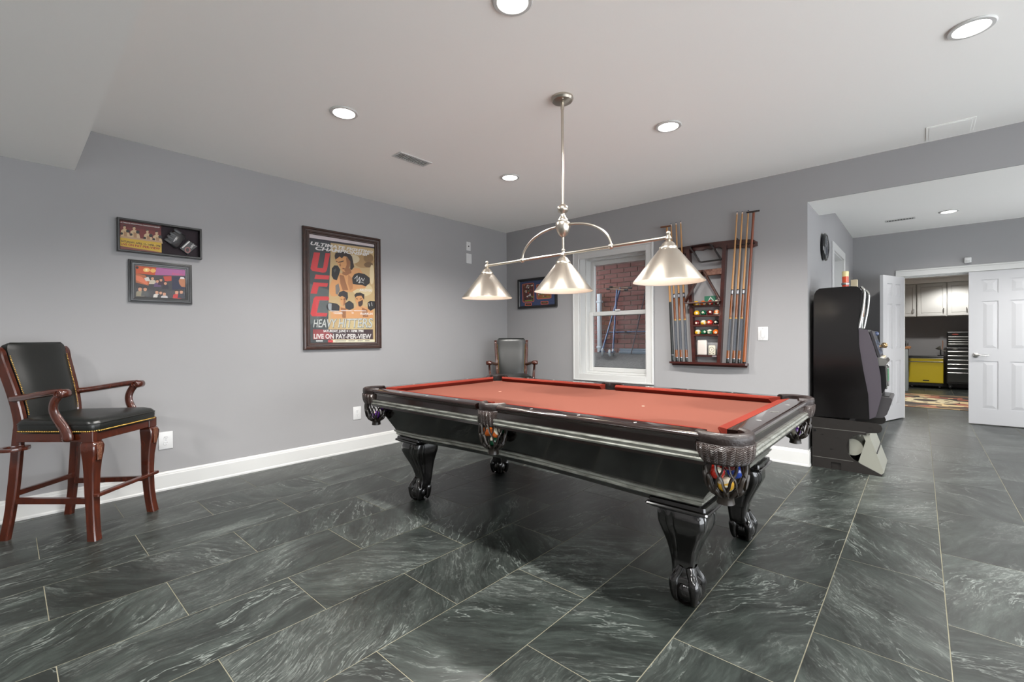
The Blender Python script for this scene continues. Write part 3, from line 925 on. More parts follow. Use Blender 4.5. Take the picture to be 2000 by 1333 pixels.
# legs: moulded cap, carved knee, claw and ball foot
def leg():
    q = MB()
    # cap plate with rounded edge (origin = leg centre line at the floor, outward corner = +x +y)
    prof = [(0.118, 0.455), (0.120, 0.440), (0.128, 0.436), (0.131, 0.430), (0.128, 0.424), (0.120, 0.421), (0.112, 0.414), (0.100, 0.410)]
    secs = []
    for h_, z in prof:
        c_ = 0.006
        secs.append([(h_, h_ - c_, z), (h_ - c_, h_, z), (-h_ + c_, h_, z), (-h_, h_ - c_, z), (-h_, -h_ + c_, z), (-h_ + c_, -h_, z), (h_ - c_, -h_, z), (h_, -h_ + c_, z)])
    q.loft(secs)
    return q
def leg_shaft():
    q = MB()
    N_ = 112
    keys = [(0.415, 0.098, 0.0), (0.385, 0.104, 0.004), (0.350, 0.102, 0.006), (0.310, 0.088, 0.003), (0.265, 0.071, -0.003), (0.220, 0.058, -0.009), (0.175, 0.049, -0.012), (0.140, 0.046, -0.011), (0.112, 0.050, -0.004), (0.095, 0.055, 0.004)]
    secs = []
    M_ = 30
    for s_ in range(M_ + 1):
        f = s_ / M_ * (len(keys) - 1); i = min(int(f), len(keys) - 2); t = f - i; t = t * t * (3 - 2 * t) * 0.35 + t * 0.65
        z = keys[i][0] * (1 - t) + keys[i + 1][0] * t
        h_ = keys[i][1] * (1 - t) + keys[i + 1][1] * t
        o_ = keys[i][2] * (1 - t) + keys[i + 1][2] * t
        sec = []
        for j in range(N_):
            a = 2 * PI * j / N_
            # rounded square, its outer half carved with flutes over the knee
            cs_, sn_ = math.cos(a), math.sin(a)
            p_ = 5.5
            r = h_ / (abs(cs_) ** p_ + abs(sn_) ** p_) ** (1 / p_)
            r = min(r, h_ * 1.30)
            fl = max(0.0, min(1.0, (z - 0.19) / 0.07)) * max(0.0, min(1.0, (0.408 - z) / 0.03))
            # flutes lie beside each of the three outer corners
            for fa in (3 * PI / 4 - 0.22, 3 * PI / 4 - 0.50, -PI / 4 + 0.22, -PI / 4 + 0.50, 3 * PI / 4 + 0.24, -PI / 4 - 0.24):
                d = (a - fa + PI) % (2 * PI) - PI
                r -= fl * 0.011 * math.exp(-(d / 0.075) ** 2)
            sec.append((o_ + r * cs_, o_ + r * sn_, z))
        secs.append(sec)
    q.loft(secs)
    return q
def leg_foot():
    q = MB()
    oc = 0.012
    q.sphere((oc, oc, 0.056), 0.0555, 28, 18)
    # four thick toes at the corners grip the ball; the ball swells between them
    for ang, ln in ((PI / 4, 1.0), (3 * PI / 4, 0.94), (-PI / 4, 0.94), (-3 * PI / 4, 0.88)):
        dx, dy = math.cos(ang), math.sin(ang)
        pts = smoothpath([(oc * 0.4 + dx * r * ln, oc * 0.4 + dy * r * ln, z) for r, z in ((0.026, 0.150), (0.040, 0.126), (0.056, 0.104), (0.0625, 0.078), (0.062, 0.050), (0.058, 0.026), (0.050, 0.010))], 3)
        k = len(pts)
        rs = []
        for i in range(k):
            f = i / (k - 1)
            rs.append(0.020 + 0.0045 * math.exp(-((f - 0.45) / 0.10) ** 2) - 0.0075 * max(0, (f - 0.62) / 0.38))
        q.tube(pts, rs, 12)
    q.lathe([(0.0, 0.150), (0.040, 0.150), (0.047, 0.128), (0.049, 0.100), (0.0, 0.098)], 20, T(-0.003, -0.003, 0))
    q.lathe([(0.0, 0.0), (0.038, 0.0), (0.044, 0.006), (0.03, 0.012), (0.0, 0.012)], 20, T(oc, oc, 0))
    return q
LX, LY = 0.945, 0.405
cap_me = shaft_me = foot_me = None
for i, (sx, sy) in enumerate(((1, -1), (-1, -1), (-1, 1), (1, 1))):
    rz = {(1, 1): 0, (-1, 1): PI / 2, (-1, -1): PI, (1, -1): -PI / 2}[(sx, sy)]
    if i == 0:
        l0 = leg_shaft().build('leg', m_black, tb, 60); c0 = leg().build('leg_cap', m_black, l0, 35); f0 = leg_foot().build('claw_foot', m_black, l0, 60)
        shaft_me, cap_me, foot_me = l0.data, c0.data, f0.data
    else:
        l0 = link('leg', shaft_me, tb); link('leg_cap', cap_me, l0); link('claw_foot', foot_me, l0)
    l0.location = (sx * LX, sy * LY, 0); l0.rotation_euler = (0, 0, rz)

# ---- pool balls: builder shared with the wall rack
BR = 0.0286
BALLC = {1: (232, 176, 40), 2: (28, 60, 150), 3: (196, 44, 30), 4: (84, 40, 120), 5: (226, 110, 36), 6: (14, 92, 60), 7: (110, 28, 30), 8: (20, 18, 18)}
def ball_material(n):
    nm = 'ball_%d' % n
    if nm in MATS: return MATS[nm]
    if n == 0: return pm('ball_0', (236, 230, 212), 0.12, coat=0.4)
    col = BALLC[n if n <= 8 else n - 8]
    m = bpy.data.materials.new(nm); m.use_nodes = True
    nt = m.node_tree; N = nt.nodes; L = nt.links; b = N['Principled BSDF']
    b.inputs['Roughness'].default_value = 0.10; b.inputs['Coat Weight'].default_value = 0.4
    tc = N.new('ShaderNodeTexCoord'); sp = N.new('ShaderNodeSeparateXYZ'); L.new(tc.outputs['Object'], sp.inputs[0])
    def mt(op, a, c):
        x = N.new('ShaderNodeMath'); x.operation = op
        for i, k in enumerate((a, c)):
            if isinstance(k, (int, float)): x.inputs[i].default_value = k
            else: L.new(k, x.inputs[i])
        return x.outputs[0]
    # white number circle on both ends of local x; stripe = white caps on local z
    circ = mt('GREATER_THAN', mt('ABSOLUTE', sp.outputs[0], 0), BR * 0.925)
    white = circ
    if n > 8: white = mt('MAXIMUM', circ, mt('GREATER_THAN', mt('ABSOLUTE', sp.outputs[2], 0), BR * 0.52))
    mx = N.new('ShaderNodeMix'); mx.data_type = 'RGBA'; mx.inputs['A'].default_value = tuple(x * ALB for x in lin(col)[:3]) + (1,); mx.inputs['B'].default_value = lin((210, 202, 180))
    L.new(white, mx.inputs['Factor']); L.new(mx.outputs['Result'], b.inputs['Base Color'])
    MATS[nm] = m
    return m
ball_meshes = {}
digit_me = {}
m_digit = pm('ball_digit', (20, 18, 18), 0.3)
def ball(n, loc, label, rot, group):
    if n not in ball_meshes:
        q = MB(); q.sphere((0, 0, 0), BR, 24, 16)
        me = bpy.data.meshes.new('pool_ball'); me.from_pydata([tuple(v) for v in q.v], [], q.f); me.materials.append(ball_material(n))
        me.polygons.foreach_set('use_smooth', [True] * len(me.polygons))
        ball_meshes[n] = me
        if n:
            vs, fs = text_geo(str(n), 0.02)
            x0 = min(v[0] for v in vs); x1 = max(v[0] for v in vs); y0 = min(v[1] for v in vs); y1 = max(v[1] for v in vs)
            k = 0.0105 / (y1 - y0)
            P_ = []
            for a, b_ in vs:
                y = (a - (x0 + x1) / 2) * k; z = (b_ - (y0 + y1) / 2) * k
                P_.append((math.sqrt(BR * BR - y * y - z * z) + 0.0002, y, z))
            me2 = bpy.data.meshes.new('number'); me2.from_pydata(P_, [], fs); me2.materials.append(m_digit)
            digit_me[n] = me2
    o = link('pool_ball', ball_meshes[n]); o.location = loc; o.rotation_euler = rot
    tag(o, label, 'pool ball', group)
    if n: link('number', digit_me[n], o)
    return o
def pball(pk, n, dx, dy, z, label, rot):
    cx, cy = PC[pk]
    return ball(n, (TCX + cx + dx, TCY + cy + dy, z), label, rot, 'pool balls in the table pockets')
zlow = 0.574 + BR
pball('NR', 9, 0.000, 0.0, zlow, 'yellow pool ball at the bottom of the near right pocket net', (0.3, 0.2, -1.2))
pball('NR', 3, -0.024, -0.024, zlow + 0.049, 'red pool ball at the left of the near right pocket net', (0.2, 0.5, 2.2))
pball('NR', 2, 0.025, 0.024, zlow + 0.049, 'blue pool ball at the right of the near right pocket net', (0.1, 0.4, 0.4))
pball('NR', 7, 0.024, -0.024, zlow + 0.090, 'maroon pool ball on top in the near right pocket net', (0.4, 1.2, 2.0))
pball('N', 6, 0.0, 0.0, zlow - 0.01, 'green pool ball low in the near side pocket net', (0.3, 0.6, 1.9))
pball('N', 5, -0.0295, -0.012, zlow + 0.041, 'orange pool ball at the upper left of the near side pocket net', (0.3, 0.9, 2.1))
pball('N', 13, 0.0295, -0.012, zlow + 0.041, 'orange striped pool ball at the right of the near side pocket net', (0.3, 0.9, 0.4))
pball('NL', 4, 0.0, 0.0, zlow, 'purple pool ball in the far left end pocket net', (0.2, 0.8, 1.7))
pball('FR', 12, 0.0, 0.0, zlow, 'purple striped pool ball in the pocket net beside the game machine', (0.2, 1.0, 1.2))
# ================================================================ spectator chairs (front = local -y)
def make_chair(label):
    t = thing('spectator_chair', label, 'chair', group='tall spectator chairs')
    # seat cushion: crowned leather
    def ring(z, k, n=10):
        # rounded trapezoid outline
        fw, bw, fy, by = 0.247 * k, 0.212 * k, -0.262 * k - 0.0 * (1 - k), 0.205 * k
        cs = [(fw, fy), (bw, by), (-bw, by), (-fw, fy)]
        rad = 0.045 * k
        out = []
        for i in range(4):
            p0 = Vector(cs[i - 1]); p = Vector(cs[i]); p1 = Vector(cs[(i + 1) % 4])
            a = (p0 - p).normalized(); b = (p1 - p).normalized()
            s_ = p + a * rad; e_ = p + b * rad
            for j in range(n + 1):
                u = j / n
                q_ = s_ * (1 - u) ** 2 + p * 2 * u * (1 - u) + e_ * u * u
                bow = -0.018 * k * max(0, 1 - (q_.x / (0.25 * k)) ** 2) if (i == 0 or i == 3) and q_.y < fy + 0.001 else 0
                out.append((q_.x, q_.y + bow, z))
        return out
    q = MB(); q.loft([ring(0.612, 0.97), ring(0.622, 1.0), ring(0.655, 1.008), ring(0.676, 0.992), ring(0.690, 0.945), ring(0.698, 0.85), ring(0.702, 0.65), ring(0.704, 0.35), ring(0.704, 0.05)])
    seat = q.build('seat', m_seat, t, 50)
    q = MB(); q.tube([Vector(p) for p in ring(0.668, 1.004)], 0.0035, 6, closed=True); q.build('piping', m_seat, seat, 60)
    # seat frame
    q = MB()
    q.box(-0.20, -0.252, 0.568, 0.20, -0.225, 0.620, 0.003, 1); q.box(-0.17, 0.180, 0.565, 0.17, 0.205, 0.620, 0.003, 1)
    for s_ in (-1, 1):
        q.prism([(s_ * 0.236, -0.22), (s_ * 0.206, 0.20), (s_ * 0.184, 0.20), (s_ * 0.212, -0.22)], 0.566, 0.620)
    q.build('seat_frame', m_wood, t)
    # nailheads round the seat and up the back
    q = MB()
    rg = [Vector(p) for p in ring(0.6265, 1.006)]
    acc = 0.0
    for a, b in zip(rg, rg[1:] + rg[:1]):
        L_ = (b - a).length
        while acc < L_ and L_ > 0:
            p = a.lerp(b, acc / L_)
            if p.y < 0.19: q.sphere(p, 0.0048, 6, 4)
            acc += 0.0105
        acc -= L_
    BP = [(0.205, 0.66), (0.212, 0.74), (0.232, 0.84), (0.262, 0.95), (0.288, 1.04), (0.300, 1.11)]      # back rake (y, z)
    def back_at(z):
        for (y0, z0), (y1, z1) in zip(BP[:-1], BP[1:]):
            if z <= z1: return y0 + (y1 - y0) * (z - z0) / (z1 - z0)
        return BP[-1][0]
    def post_x(z): return 0.174 + 0.024 * (z - 0.66) / 0.45
    for s_ in (-1, 1):
        for k in range(36):
            z = 0.715 + k * 0.0098
            q.sphere((s_ * (post_x(z) - 0.021), back_at(z) - 0.034, z), 0.0042, 6, 4)
    nh = q.build('nailhead_trim', m_nail, t, 80); tag(nh, 'row of small brass nailheads', kind='stuff')
    # padded back
    q = MB(); secs = []
    zs = [0.690, 0.72, 0.78, 0.85, 0.92, 0.99, 1.05, 1.095, 1.118, 1.131, 1.136]
    for z in zs:
        hw = post_x(z) - 0.020
        th = 0.042
        if z > 1.10: th = 0.042 * math.sqrt(max(0.02, 1 - ((z - 1.10) / 0.037) ** 2)); hw -= 0.025 * ((z - 1.10) / 0.036) ** 2
        y = back_at(z)
        f_ = -0.028 - 0.0
        sec = []
        for i in range(13):
            u = -1 + 2 * i / 12
            sec.append((u * hw, y + f_ - 0.016 * (1 - u ** 4) * (th / 0.042) + 0.012 * (1 - th / 0.042), z))
        for i in range(13):
            u = 1 - 2 * i / 12
            sec.append((u * hw, y + f_ + th - 0.012 * (1 - th / 0.042), z))
        secs.append(sec)
    q.loft(secs); q.build('backrest', m_seat, t, 50)
    # back posts continue down as the rear legs
    for s_ in (-1, 1):
        q = MB()
        path = [(0.197, 0.278, 0.0), (0.192, 0.252, 0.15), (0.187, 0.232, 0.32), (0.184, 0.218, 0.48), (0.182, 0.208, 0.60)] + [(post_x(z), y, z) for y, z in BP]
        path = smoothpath([(s_ * x, y, z) for x, y, z in path], 4)
        secs = []
        for p in path:
            hw, hd = 0.0165, 0.027 if p.z < 0.62 else 0.030
            if p.z < 0.2: hd = 0.024
            k = 1.0
            if p.z > 1.07: k = math.sqrt(max(0.05, 1 - ((p.z - 1.07) / 0.043) ** 2))
            hd *= k
            c_ = 0.006
            secs.append([(p.x + a * (hw - (c_ if j else 0)), p.y + b * (hd - (0 if j else min(c_, hd * 0.5))), p.z) for a, b, j in
                         ((1, -1, 0), (1, 1, 0), (1, 1, 1), (-1, 1, 1), (-1, 1, 0), (-1, -1, 0), (-1, -1, 1), (1, -1, 1))])
        q.loft(secs); q.build('leg', m_wood, t, 30)
        # front leg: square block, carved knee, sabre taper
        q = MB()
        lx, ly = 0.212, -0.226
        q.box(s_ * lx - 0.033, ly - 0.033, 0.566, s_ * lx + 0.033, ly + 0.033, 0.628, 0.003, 1)
        keys = [(0.566, 0.031, 0.0, 0.031), (0.560, 0.035, 0.002, 0.036), (0.540, 0.038, 0.006, 0.040), (0.505, 0.036, 0.006, 0.038), (0.455, 0.032, 0.002, 0.032), (0.38, 0.028, -0.003, 0.028), (0.27, 0.026, -0.005, 0.026), (0.15, 0.024, 0.0, 0.024), (0.06, 0.024, 0.008, 0.024), (0.0, 0.025, 0.016, 0.025)]
        secs = []
        for z, h_, o_, d_ in keys:
            cx, cy = s_ * (lx + o_ * 0.6), ly - o_
            c_ = 0.005
            secs.append([(cx + h_, cy + d_ - c_, z), (cx + h_ - c_, cy + d_, z), (cx - h_ + c_, cy + d_, z), (cx - h_, cy + d_ - c_, z), (cx - h_, cy - d_ + c_, z), (cx - h_ + c_, cy - d_, z), (cx + h_ - c_, cy - d_, z), (cx + h_, cy - d_ + c_, z)])
        q.loft(secs)
        lg = q.build('leg', m_wood, t, 30)
        q = MB(); rr = random.Random(3)
        for k in range(11):
            z = 0.552 - k * 0.0088
            for u in (-1, 0, 1):
                y_ = ly - 0.006 - (0.040 if z > 0.50 else 0.040 - (0.50 - z) * 0.10)
                q.sphere((s_ * (lx + 0.003) + u * 0.013 * (1 - k * 0.05), y_, z + (0.004 if u == 0 else 0)), 0.0072, 6, 5, sc=(1, 0.7, 0.85))
        q.build('carved_leaf', pm('carved_wood', (120, 66, 34), 0.4, var=0.5, vscale=60), lg, 60)
        q = MB()      # volute on the outer side of the knee
        pts = []
        for k in range(26):
            a = k * 0.42; r = 0.021 * (1 - k / 30)
            pts.append((s_ * (lx + 0.0385), ly + 0.002 + r * math.cos(a), 0.525 + r * math.sin(a)))
        q.tube(pts, 0.0032, 6); q.build('volute', m_wood, lg, 60)
        # arm: flat rail from the post, bowed outwards, ending in a scroll
        q = MB()
        ap = smoothpath([(s_ * 0.186, 0.225, 0.812), (s_ * 0.215, 0.140, 0.822), (s_ * 0.245, 0.040, 0.838), (s_ * 0.264, -0.060, 0.853), (s_ * 0.270, -0.112, 0.856)], 5)
        q.tube(ap, [0.027] * len(ap), 14, sx=1.0, sy=0.70, up=(0, 0, 1))
        q.lathe([(0.0, -0.031), (0.018, -0.031), (0.0245, -0.026), (0.0255, 0.0), (0.0245, 0.026), (0.018, 0.031), (0.0, 0.031)], 18, T(s_ * 0.270, -0.124, 0.848) @ RY(PI / 2))
        for e_ in (-1, 1):
            pts = []
            for k in range(20):
                a = -0.5 + k * 0.45; r = 0.022 * (1 - k / 24)
                pts.append((s_ * 0.270 + e_ * 0.0315, -0.124 + r * math.cos(a), 0.848 + r * math.sin(a)))
            q.tube(pts, 0.003, 6)
        q.build('arm', m_wood, t, 50)
        q = MB()
        sp_ = smoothpath([(s_ * 0.268, -0.098, 0.838), (s_ * 0.267, -0.072, 0.800), (s_ * 0.263, -0.062, 0.755), (s_ * 0.258, -0.078, 0.705), (s_ * 0.254, -0.108, 0.655), (s_ * 0.252, -0.126, 0.610), (s_ * 0.250, -0.124, 0.575)], 4)
        n_ = len(sp_)
        q.tube(sp_, [0.023 + 0.012 * (i / n_) ** 2 - (0.010 if i == n_ - 1 else 0) for i in range(n_)], 14, sx=1.0, sy=0.60, up=(s_ * 1.0, 0, 0.05))
        q.build('arm_support', m_wood, t, 50)
    # stretchers and foot rest
    q = MB(); q.box(-0.235, -0.278, 0.248, 0.235, -0.246, 0.268, 0.004, 1); q.build('footrest', m_wood, t)
    for s_ in (-1, 1):
        q = MB(); q.loft([[(s_ * 0.212 + a * 0.011, -0.215, 0.222 + b * 0.016) for a, b in ((-1, -1), (1, -1), (1, 1), (-1, 1))], [(s_ * 0.188 + a * 0.011, 0.228, 0.222 + b * 0.016) for a, b in ((-1, -1), (1, -1), (1, 1), (-1, 1))]])
        q.build('stretcher', m_wood, t)
    q = MB(); q.box(-0.185, 0.226, 0.245, 0.185, 0.248, 0.275, 0.003, 1); q.build('stretcher', m_wood, t)
    # cup-holder shelf on the (viewer's) left side
    q = MB()
    q.lathe([(0.042, 0.532), (0.066, 0.532), (0.068, 0.540), (0.066, 0.549), (0.042, 0.549), (0.040, 0.540), (0.042, 0.532)], 28, T(-0.262, 0.155, 0), cap=False)
    q.box(-0.215, 0.13, 0.534, -0.190, 0.21, 0.547, 0.003, 1)
    q.build('cup_holder', m_wood, t, 40)
    return t
ch = make_chair('cherry wood tall chair with black leather, standing by the left wall under the small pictures')
ch.location = (0.432, -4.352, 0); ch.rotation_euler = (0, 0, math.radians(134))
c2 = copy_tree(ch)
c2['label'] = 'cherry wood tall chair with black leather in the far corner behind the pool table'
c2.location = (0.64, -0.62, 0); c2.rotation_euler = (0, 0, math.radians(43))
# ================================================================ framed pictures (local x right, z up, facing -y)
def moulding(x0, x1, z0, z1, prof):
    """mitred frame; prof = (inset from the outer edge, depth)"""
    q = MB(); secs = []
    for (cx, cz, sx, sz) in ((x0, z0, 1, 1), (x1, z0, -1, 1), (x1, z1, -1, -1), (x0, z1, 1, -1)):
        secs.append([(cx + sx * i, -d, cz + sz * i) for i, d in prof])
    secs.append(secs[0])
    q.loft(secs, cap=False)
    return q
m_pglass = bpy.data.materials.new('picture_glass'); m_pglass.use_nodes = True
nt = m_pglass.node_tree; nt.nodes.remove(nt.nodes['Principled BSDF'])
tr = nt.nodes.new('ShaderNodeBsdfTransparent'); gl = nt.nodes.new('ShaderNodeBsdfGlossy'); gl.inputs['Roughness'].default_value = 0.015
mx = nt.nodes.new('ShaderNodeMixShader'); fr = nt.nodes.new('ShaderNodeFresnel'); fr.inputs[0].default_value = 1.12
nt.links.new(fr.outputs[0], mx.inputs[0]); nt.links.new(tr.outputs[0], mx.inputs[1]); nt.links.new(gl.outputs[0], mx.inputs[2]); nt.links.new(mx.outputs[0], nt.nodes['Material Output'].inputs[0])
def pane(t, x0, x1, z0, z1, y):
    q = MB(); q.add([(x0, y, z0), (x1, y, z0), (x1, y, z1), (x0, y, z1)], [(0, 1, 2, 3)]); return q.build('glass', m_pglass, t)
def backing(t, x0, x1, z0, z1, y, m):
    q = MB(); q.box(x0, y, z0, x1, -0.001, z1); return q.build('backing', m, t)

# ---- large event poster on the left wall
W_, H_ = 0.818, 1.157
t = thing('framed_poster', 'large fight night poster in a brown wooden frame on the left wall', 'poster', (0.001, -2.821, 1.042), PI / 2)
m_pf = pm('poster_frame_brown', (66, 38, 28), 0.35, coat=0.3, var=0.5, vscale=30, bump=0.25, bscale=120)
pf = [(0, 0.0), (0, 0.024), (0.004, 0.028), (0.018, 0.030), (0.024, 0.024), (0.034, 0.022), (0.038, 0.027), (0.048, 0.027), (0.053, 0.020), (0.062, 0.019), (0.066, 0.013), (0.066, 0.0)]
moulding(0, W_, 0, H_, pf).build('frame', m_pf, t, 30)
i0, i1, j0, j1 = 0.064, W_ - 0.064, 0.064, H_ - 0.064
backing(t, i0, i1, j0, j1, -0.006, pm('poster_backing', (60, 60, 60), 0.8))
mp = quad_map([(180, 1185), (765, 1180), (752, 285), (168, 190)], [(i0, j0), (i1, j0), (i1, j1), (i0, j1)])
P = Print(mp, -0.0065)
TAN, SKIN, SKIN2, BLK, DK, RED, WHT = (190, 164, 118), (206, 150, 96), (150, 100, 62), (26, 24, 26), (62, 68, 70), (196, 58, 62), (226, 224, 222)
P.poly(TAN, [(180, 1185), (765, 1180), (752, 285), (168, 190)])
for (cx, cy, rx, ry, cc) in ((660, 440, 90, 60, (166, 134, 88)), (700, 410, 45, 40, (134, 104, 66)), (650, 700, 90, 60, (208, 188, 146)), (560, 420, 60, 40, (206, 190, 158)), (600, 1010, 150, 60, (198, 178, 130)), (700, 470, 40, 25, (112, 86, 54)), (730, 560, 20, 90, (214, 196, 158))):
    P.ell(cc, cx, cy, rx, ry, 20)
P.poly(DK, [(168, 190), (362, 222), (360, 400), (352, 620), (346, 780), (342, 1050), (375, 1185), (180, 1185)])
P.poly((84, 92, 92), [(172, 640), (345, 700), (342, 900), (180, 1020)])
P.poly((206, 194, 196), [(168, 190), (752, 285), (752, 308), (168, 225)])
P.poly((52, 50, 58), [(168, 225), (752, 308), (752, 322), (168, 246)])
# red vertical letters
P.poly(RED, [(213, 358), (268, 362), (243, 498), (268, 502), (290, 503), (296, 490), (315, 365), (357, 368), (328, 520), (316, 540), (290, 543), (198, 526), (183, 505)])
P.poly(RED, [(228, 560), (352, 570), (345, 606), (218, 600)])
P.poly(RED, [(210, 630), (340, 640), (331, 672), (256, 668), (240, 735), (183, 732)])
P.poly(RED, [(228, 760), (338, 760), (350, 772), (348, 796), (264, 795), (240, 908), (336, 912), (326, 942), (198, 940), (184, 918), (212, 778)])
# leading fighter
P.poly(SKIN, [(395, 590), (440, 545), (520, 552), (570, 502), (620, 503), (645, 545), (712, 620), (670, 685), (600, 690), (550, 720), (440, 712), (424, 752), (395, 762), (368, 755), (352, 725), (350, 680), (372, 612)])
P.poly(SKIN2, [(440, 560), (480, 570), (500, 640), (520, 700), (470, 705), (448, 640)])
P.poly((178, 124, 78), [(520, 560), (560, 600), (560, 690), (535, 705), (515, 640)])
P.poly((118, 112, 108), [(405, 660), (432, 640), (446, 700), (424, 745), (408, 735)])
P.poly(SKIN2, [(470, 520), (540, 500), (548, 545), (500, 570), (465, 556)])
P.poly(SKIN, [(402, 405), (430, 385), (500, 388), (540, 432), (530, 490), (495, 540), (462, 528), (436, 480), (406, 440)])
P.poly(SKIN2, [(498, 400), (542, 430), (532, 492), (496, 540), (484, 525), (505, 470)])
P.poly((46, 34, 30), [(396, 392), (404, 364), (450, 350), (515, 358), (552, 395), (572, 490), (548, 520), (536, 505), (538, 440), (505, 398), (480, 392), (462, 412), (440, 396), (424, 410), (404, 424)])
P.poly(BLK, [(428, 446), (458, 438), (478, 432), (478, 440), (458, 448), (430, 453)])
P.poly(BLK, [(410, 436), (424, 440), (422, 447), (409, 442)])
P.poly((110, 62, 46), [(468, 500), (492, 506), (486, 514), (466, 508)])
P.poly(SKIN2, [(447, 450), (455, 482), (444, 488), (438, 470)])
P.poly(BLK, [(372, 505), (395, 476), (425, 478), (448, 515), (440, 550), (418, 612), (388, 604), (370, 570)])
P.poly((70, 68, 68), [(386, 520), (404, 505), (412, 520), (396, 545)])
P.poly(SKIN, [(556, 640), (600, 655), (642, 660), (650, 682), (610, 692), (566, 676)])
P.poly(BLK, [(553, 590), (574, 556), (612, 543), (668, 556), (712, 590), (712, 638), (676, 668), (640, 655), (600, 652), (560, 645)])
for k in range(4): P.ell(SKIN, 578 + k * 24, 668 + k * 2, 9, 12, 8)
P.line(WHT, [(575, 600), (600, 570), (596, 625), (622, 580), (616, 640), (640, 590), (650, 620), (666, 592)], 4)
P.line(WHT, [(606, 632), (640, 628), (660, 640)], 3)
P.text(WHT, 'ARLOVSKI', [(618, 712), (733, 716), (733, 696), (620, 690)], 0.01)
# two smaller fighters
P.poly(SKIN, [(360, 905), (400, 880), (445, 850), (500, 852), (560, 880), (600, 845), (660, 850), (742, 878), (748, 960), (366, 962)])
P.poly(SKIN2, [(450, 860), (500, 870), (500, 955), (468, 955)])
P.poly(SKIN2, [(640, 860), (690, 880), (700, 950), (650, 950)])
P.poly(SKIN, [(442, 756), (470, 748), (500, 775), (494, 832), (472, 852), (450, 826)])
P.poly(SKIN2, [(480, 770), (500, 776), (494, 832), (474, 850)])
P.poly((44, 40, 44), [(428, 752), (440, 720), (478, 707), (514, 724), (518, 772), (504, 800), (492, 770), (466, 756), (446, 764)])
P.poly(BLK, [(320, 842), (352, 814), (420, 826), (444, 850), (440, 890), (380, 900), (332, 880)])
P.poly((150, 156, 158), [(336, 836), (350, 820), (372, 826), (370, 890), (345, 880)])
P.poly(BLK, [(490, 825), (528, 797), (568, 826), (570, 866), (530, 886), (494, 868)])
P.poly(SKIN, [(580, 756), (612, 742), (650, 752), (656, 800), (632, 850), (604, 842), (584, 806)])
P.poly((60, 38, 30), [(606, 812), (650, 790), (650, 832), (630, 856), (612, 846)])
P.poly((44, 34, 30), [(574, 748), (590, 728), (628, 724), (664, 742), (662, 790), (648, 772), (636, 752), (596, 758), (584, 772)])
P.line(BLK, [(590, 780), (606, 784)], 5); P.line(BLK, [(622, 784), (640, 780)], 5)
P.line(BLK, [(452, 784), (466, 788)], 5); P.line(BLK, [(476, 788), (490, 784)], 5)
P.poly(BLK, [(693, 818), (715, 800), (757, 804), (760, 868), (720, 892), (696, 872)])
P.line(WHT, [(704, 820), (710, 850)], 4); P.line(WHT, [(730, 815), (734, 848)], 4)
P.text(WHT, 'TANNER', [(386, 921), (470, 921), (470, 903), (386, 903)], 0.02)
P.text(WHT, 'vs', [(548, 918), (568, 918), (568, 905), (548, 905)], 0.02)
P.text(WHT, 'FRANKLIN', [(628, 929), (738, 929), (738, 908), (628, 908)], 0.02)
for a, b, y in ((360, 440, 892), (452, 560, 889), (570, 680, 890)): P.line(WHT, [(a, y), (b, y + 2)], 6)
P.text(WHT, 'ULTIMATE FIGHTING', [(176, 290), (734, 368), (742, 344), (190, 260)], 0.035)
P.text(WHT, 'CHAMPIONSHIP', [(218, 336), (698, 392), (708, 366), (232, 302)], 0.035)
P.text((112, 116, 114), 'HEAVY HITTERS', [(206, 1046), (736, 1052), (744, 956), (216, 968)], 0.03)
P.text((196, 200, 196), 'HEAVY HITTERS', [(208, 1040), (734, 1046), (741, 958), (218, 970)], 0.0)
P.poly((64, 46, 50), [(205, 1060), (742, 1062), (744, 1152), (205, 1152)])
P.poly((142, 62, 66), [(205, 1060), (290, 1061), (380, 1100), (378, 1152), (205, 1152)])
P.text(WHT, 'SATURDAY, JUNE 4 \u2022 10PM 7PM', [(298, 1093), (656, 1096), (656, 1066), (298, 1064)], 0.03)
P.text((214, 210, 206), 'LIVE ON PAY-PER-VIEW', [(213, 1146), (728, 1148), (728, 1104), (213, 1102)], 0.03)
P.poly((222, 216, 190), [(378, 1156), (757, 1156), (758, 1180), (378, 1180)])
for a, b in ((404, 500), (522, 580), (604, 650), (672, 712)): P.line((90, 88, 80), [(a, 1167), (b, 1167)], 6)
P.line(WHT, [(233, 1166), (294, 1166)], 10)
P.poly(RED, [(340, 1158), (384, 1158), (384, 1180), (340, 1180)])
P.build('poster_print', t)
pane(t, i0, i1, j0, j1, -0.0135)

# ---- shadow box with a signed glove
W_, H_ = 0.511, 0.239
t = thing('shadow_box', 'black shadow box with a signed black glove, upper of the two small left pictures', 'picture', (0.001, -4.135, 1.782), PI / 2)
m_bf = pm('black_frame', (22, 21, 22), 0.35, coat=0.2)
moulding(0, W_, 0, H_, [(0, 0), (0, 0.046), (0.003, 0.049), (0.012, 0.049), (0.015, 0.046), (0.016, 0.006), (0.016, 0.0)]).build('frame', m_bf, t, 30)
i0, i1, j0, j1 = 0.015, W_ - 0.015, 0.015, H_ - 0.015
backing(t, i0, i1, j0, j1, -0.005, pm('shadow_box_mat', (44, 34, 40), 0.9))
mp = quad_map([(195, 560), (1130, 635), (1135, 320), (195, 195)], [(i0, j0), (i1, j0), (i1, j1), (i0, j1)])
P = Print(mp, -0.0055)
P.poly((116, 34, 32), [(195, 195), (705, 263), (705, 455), (195, 395)])
P.poly((96, 26, 26), [(195, 215), (705, 283), (705, 330), (195, 270)])
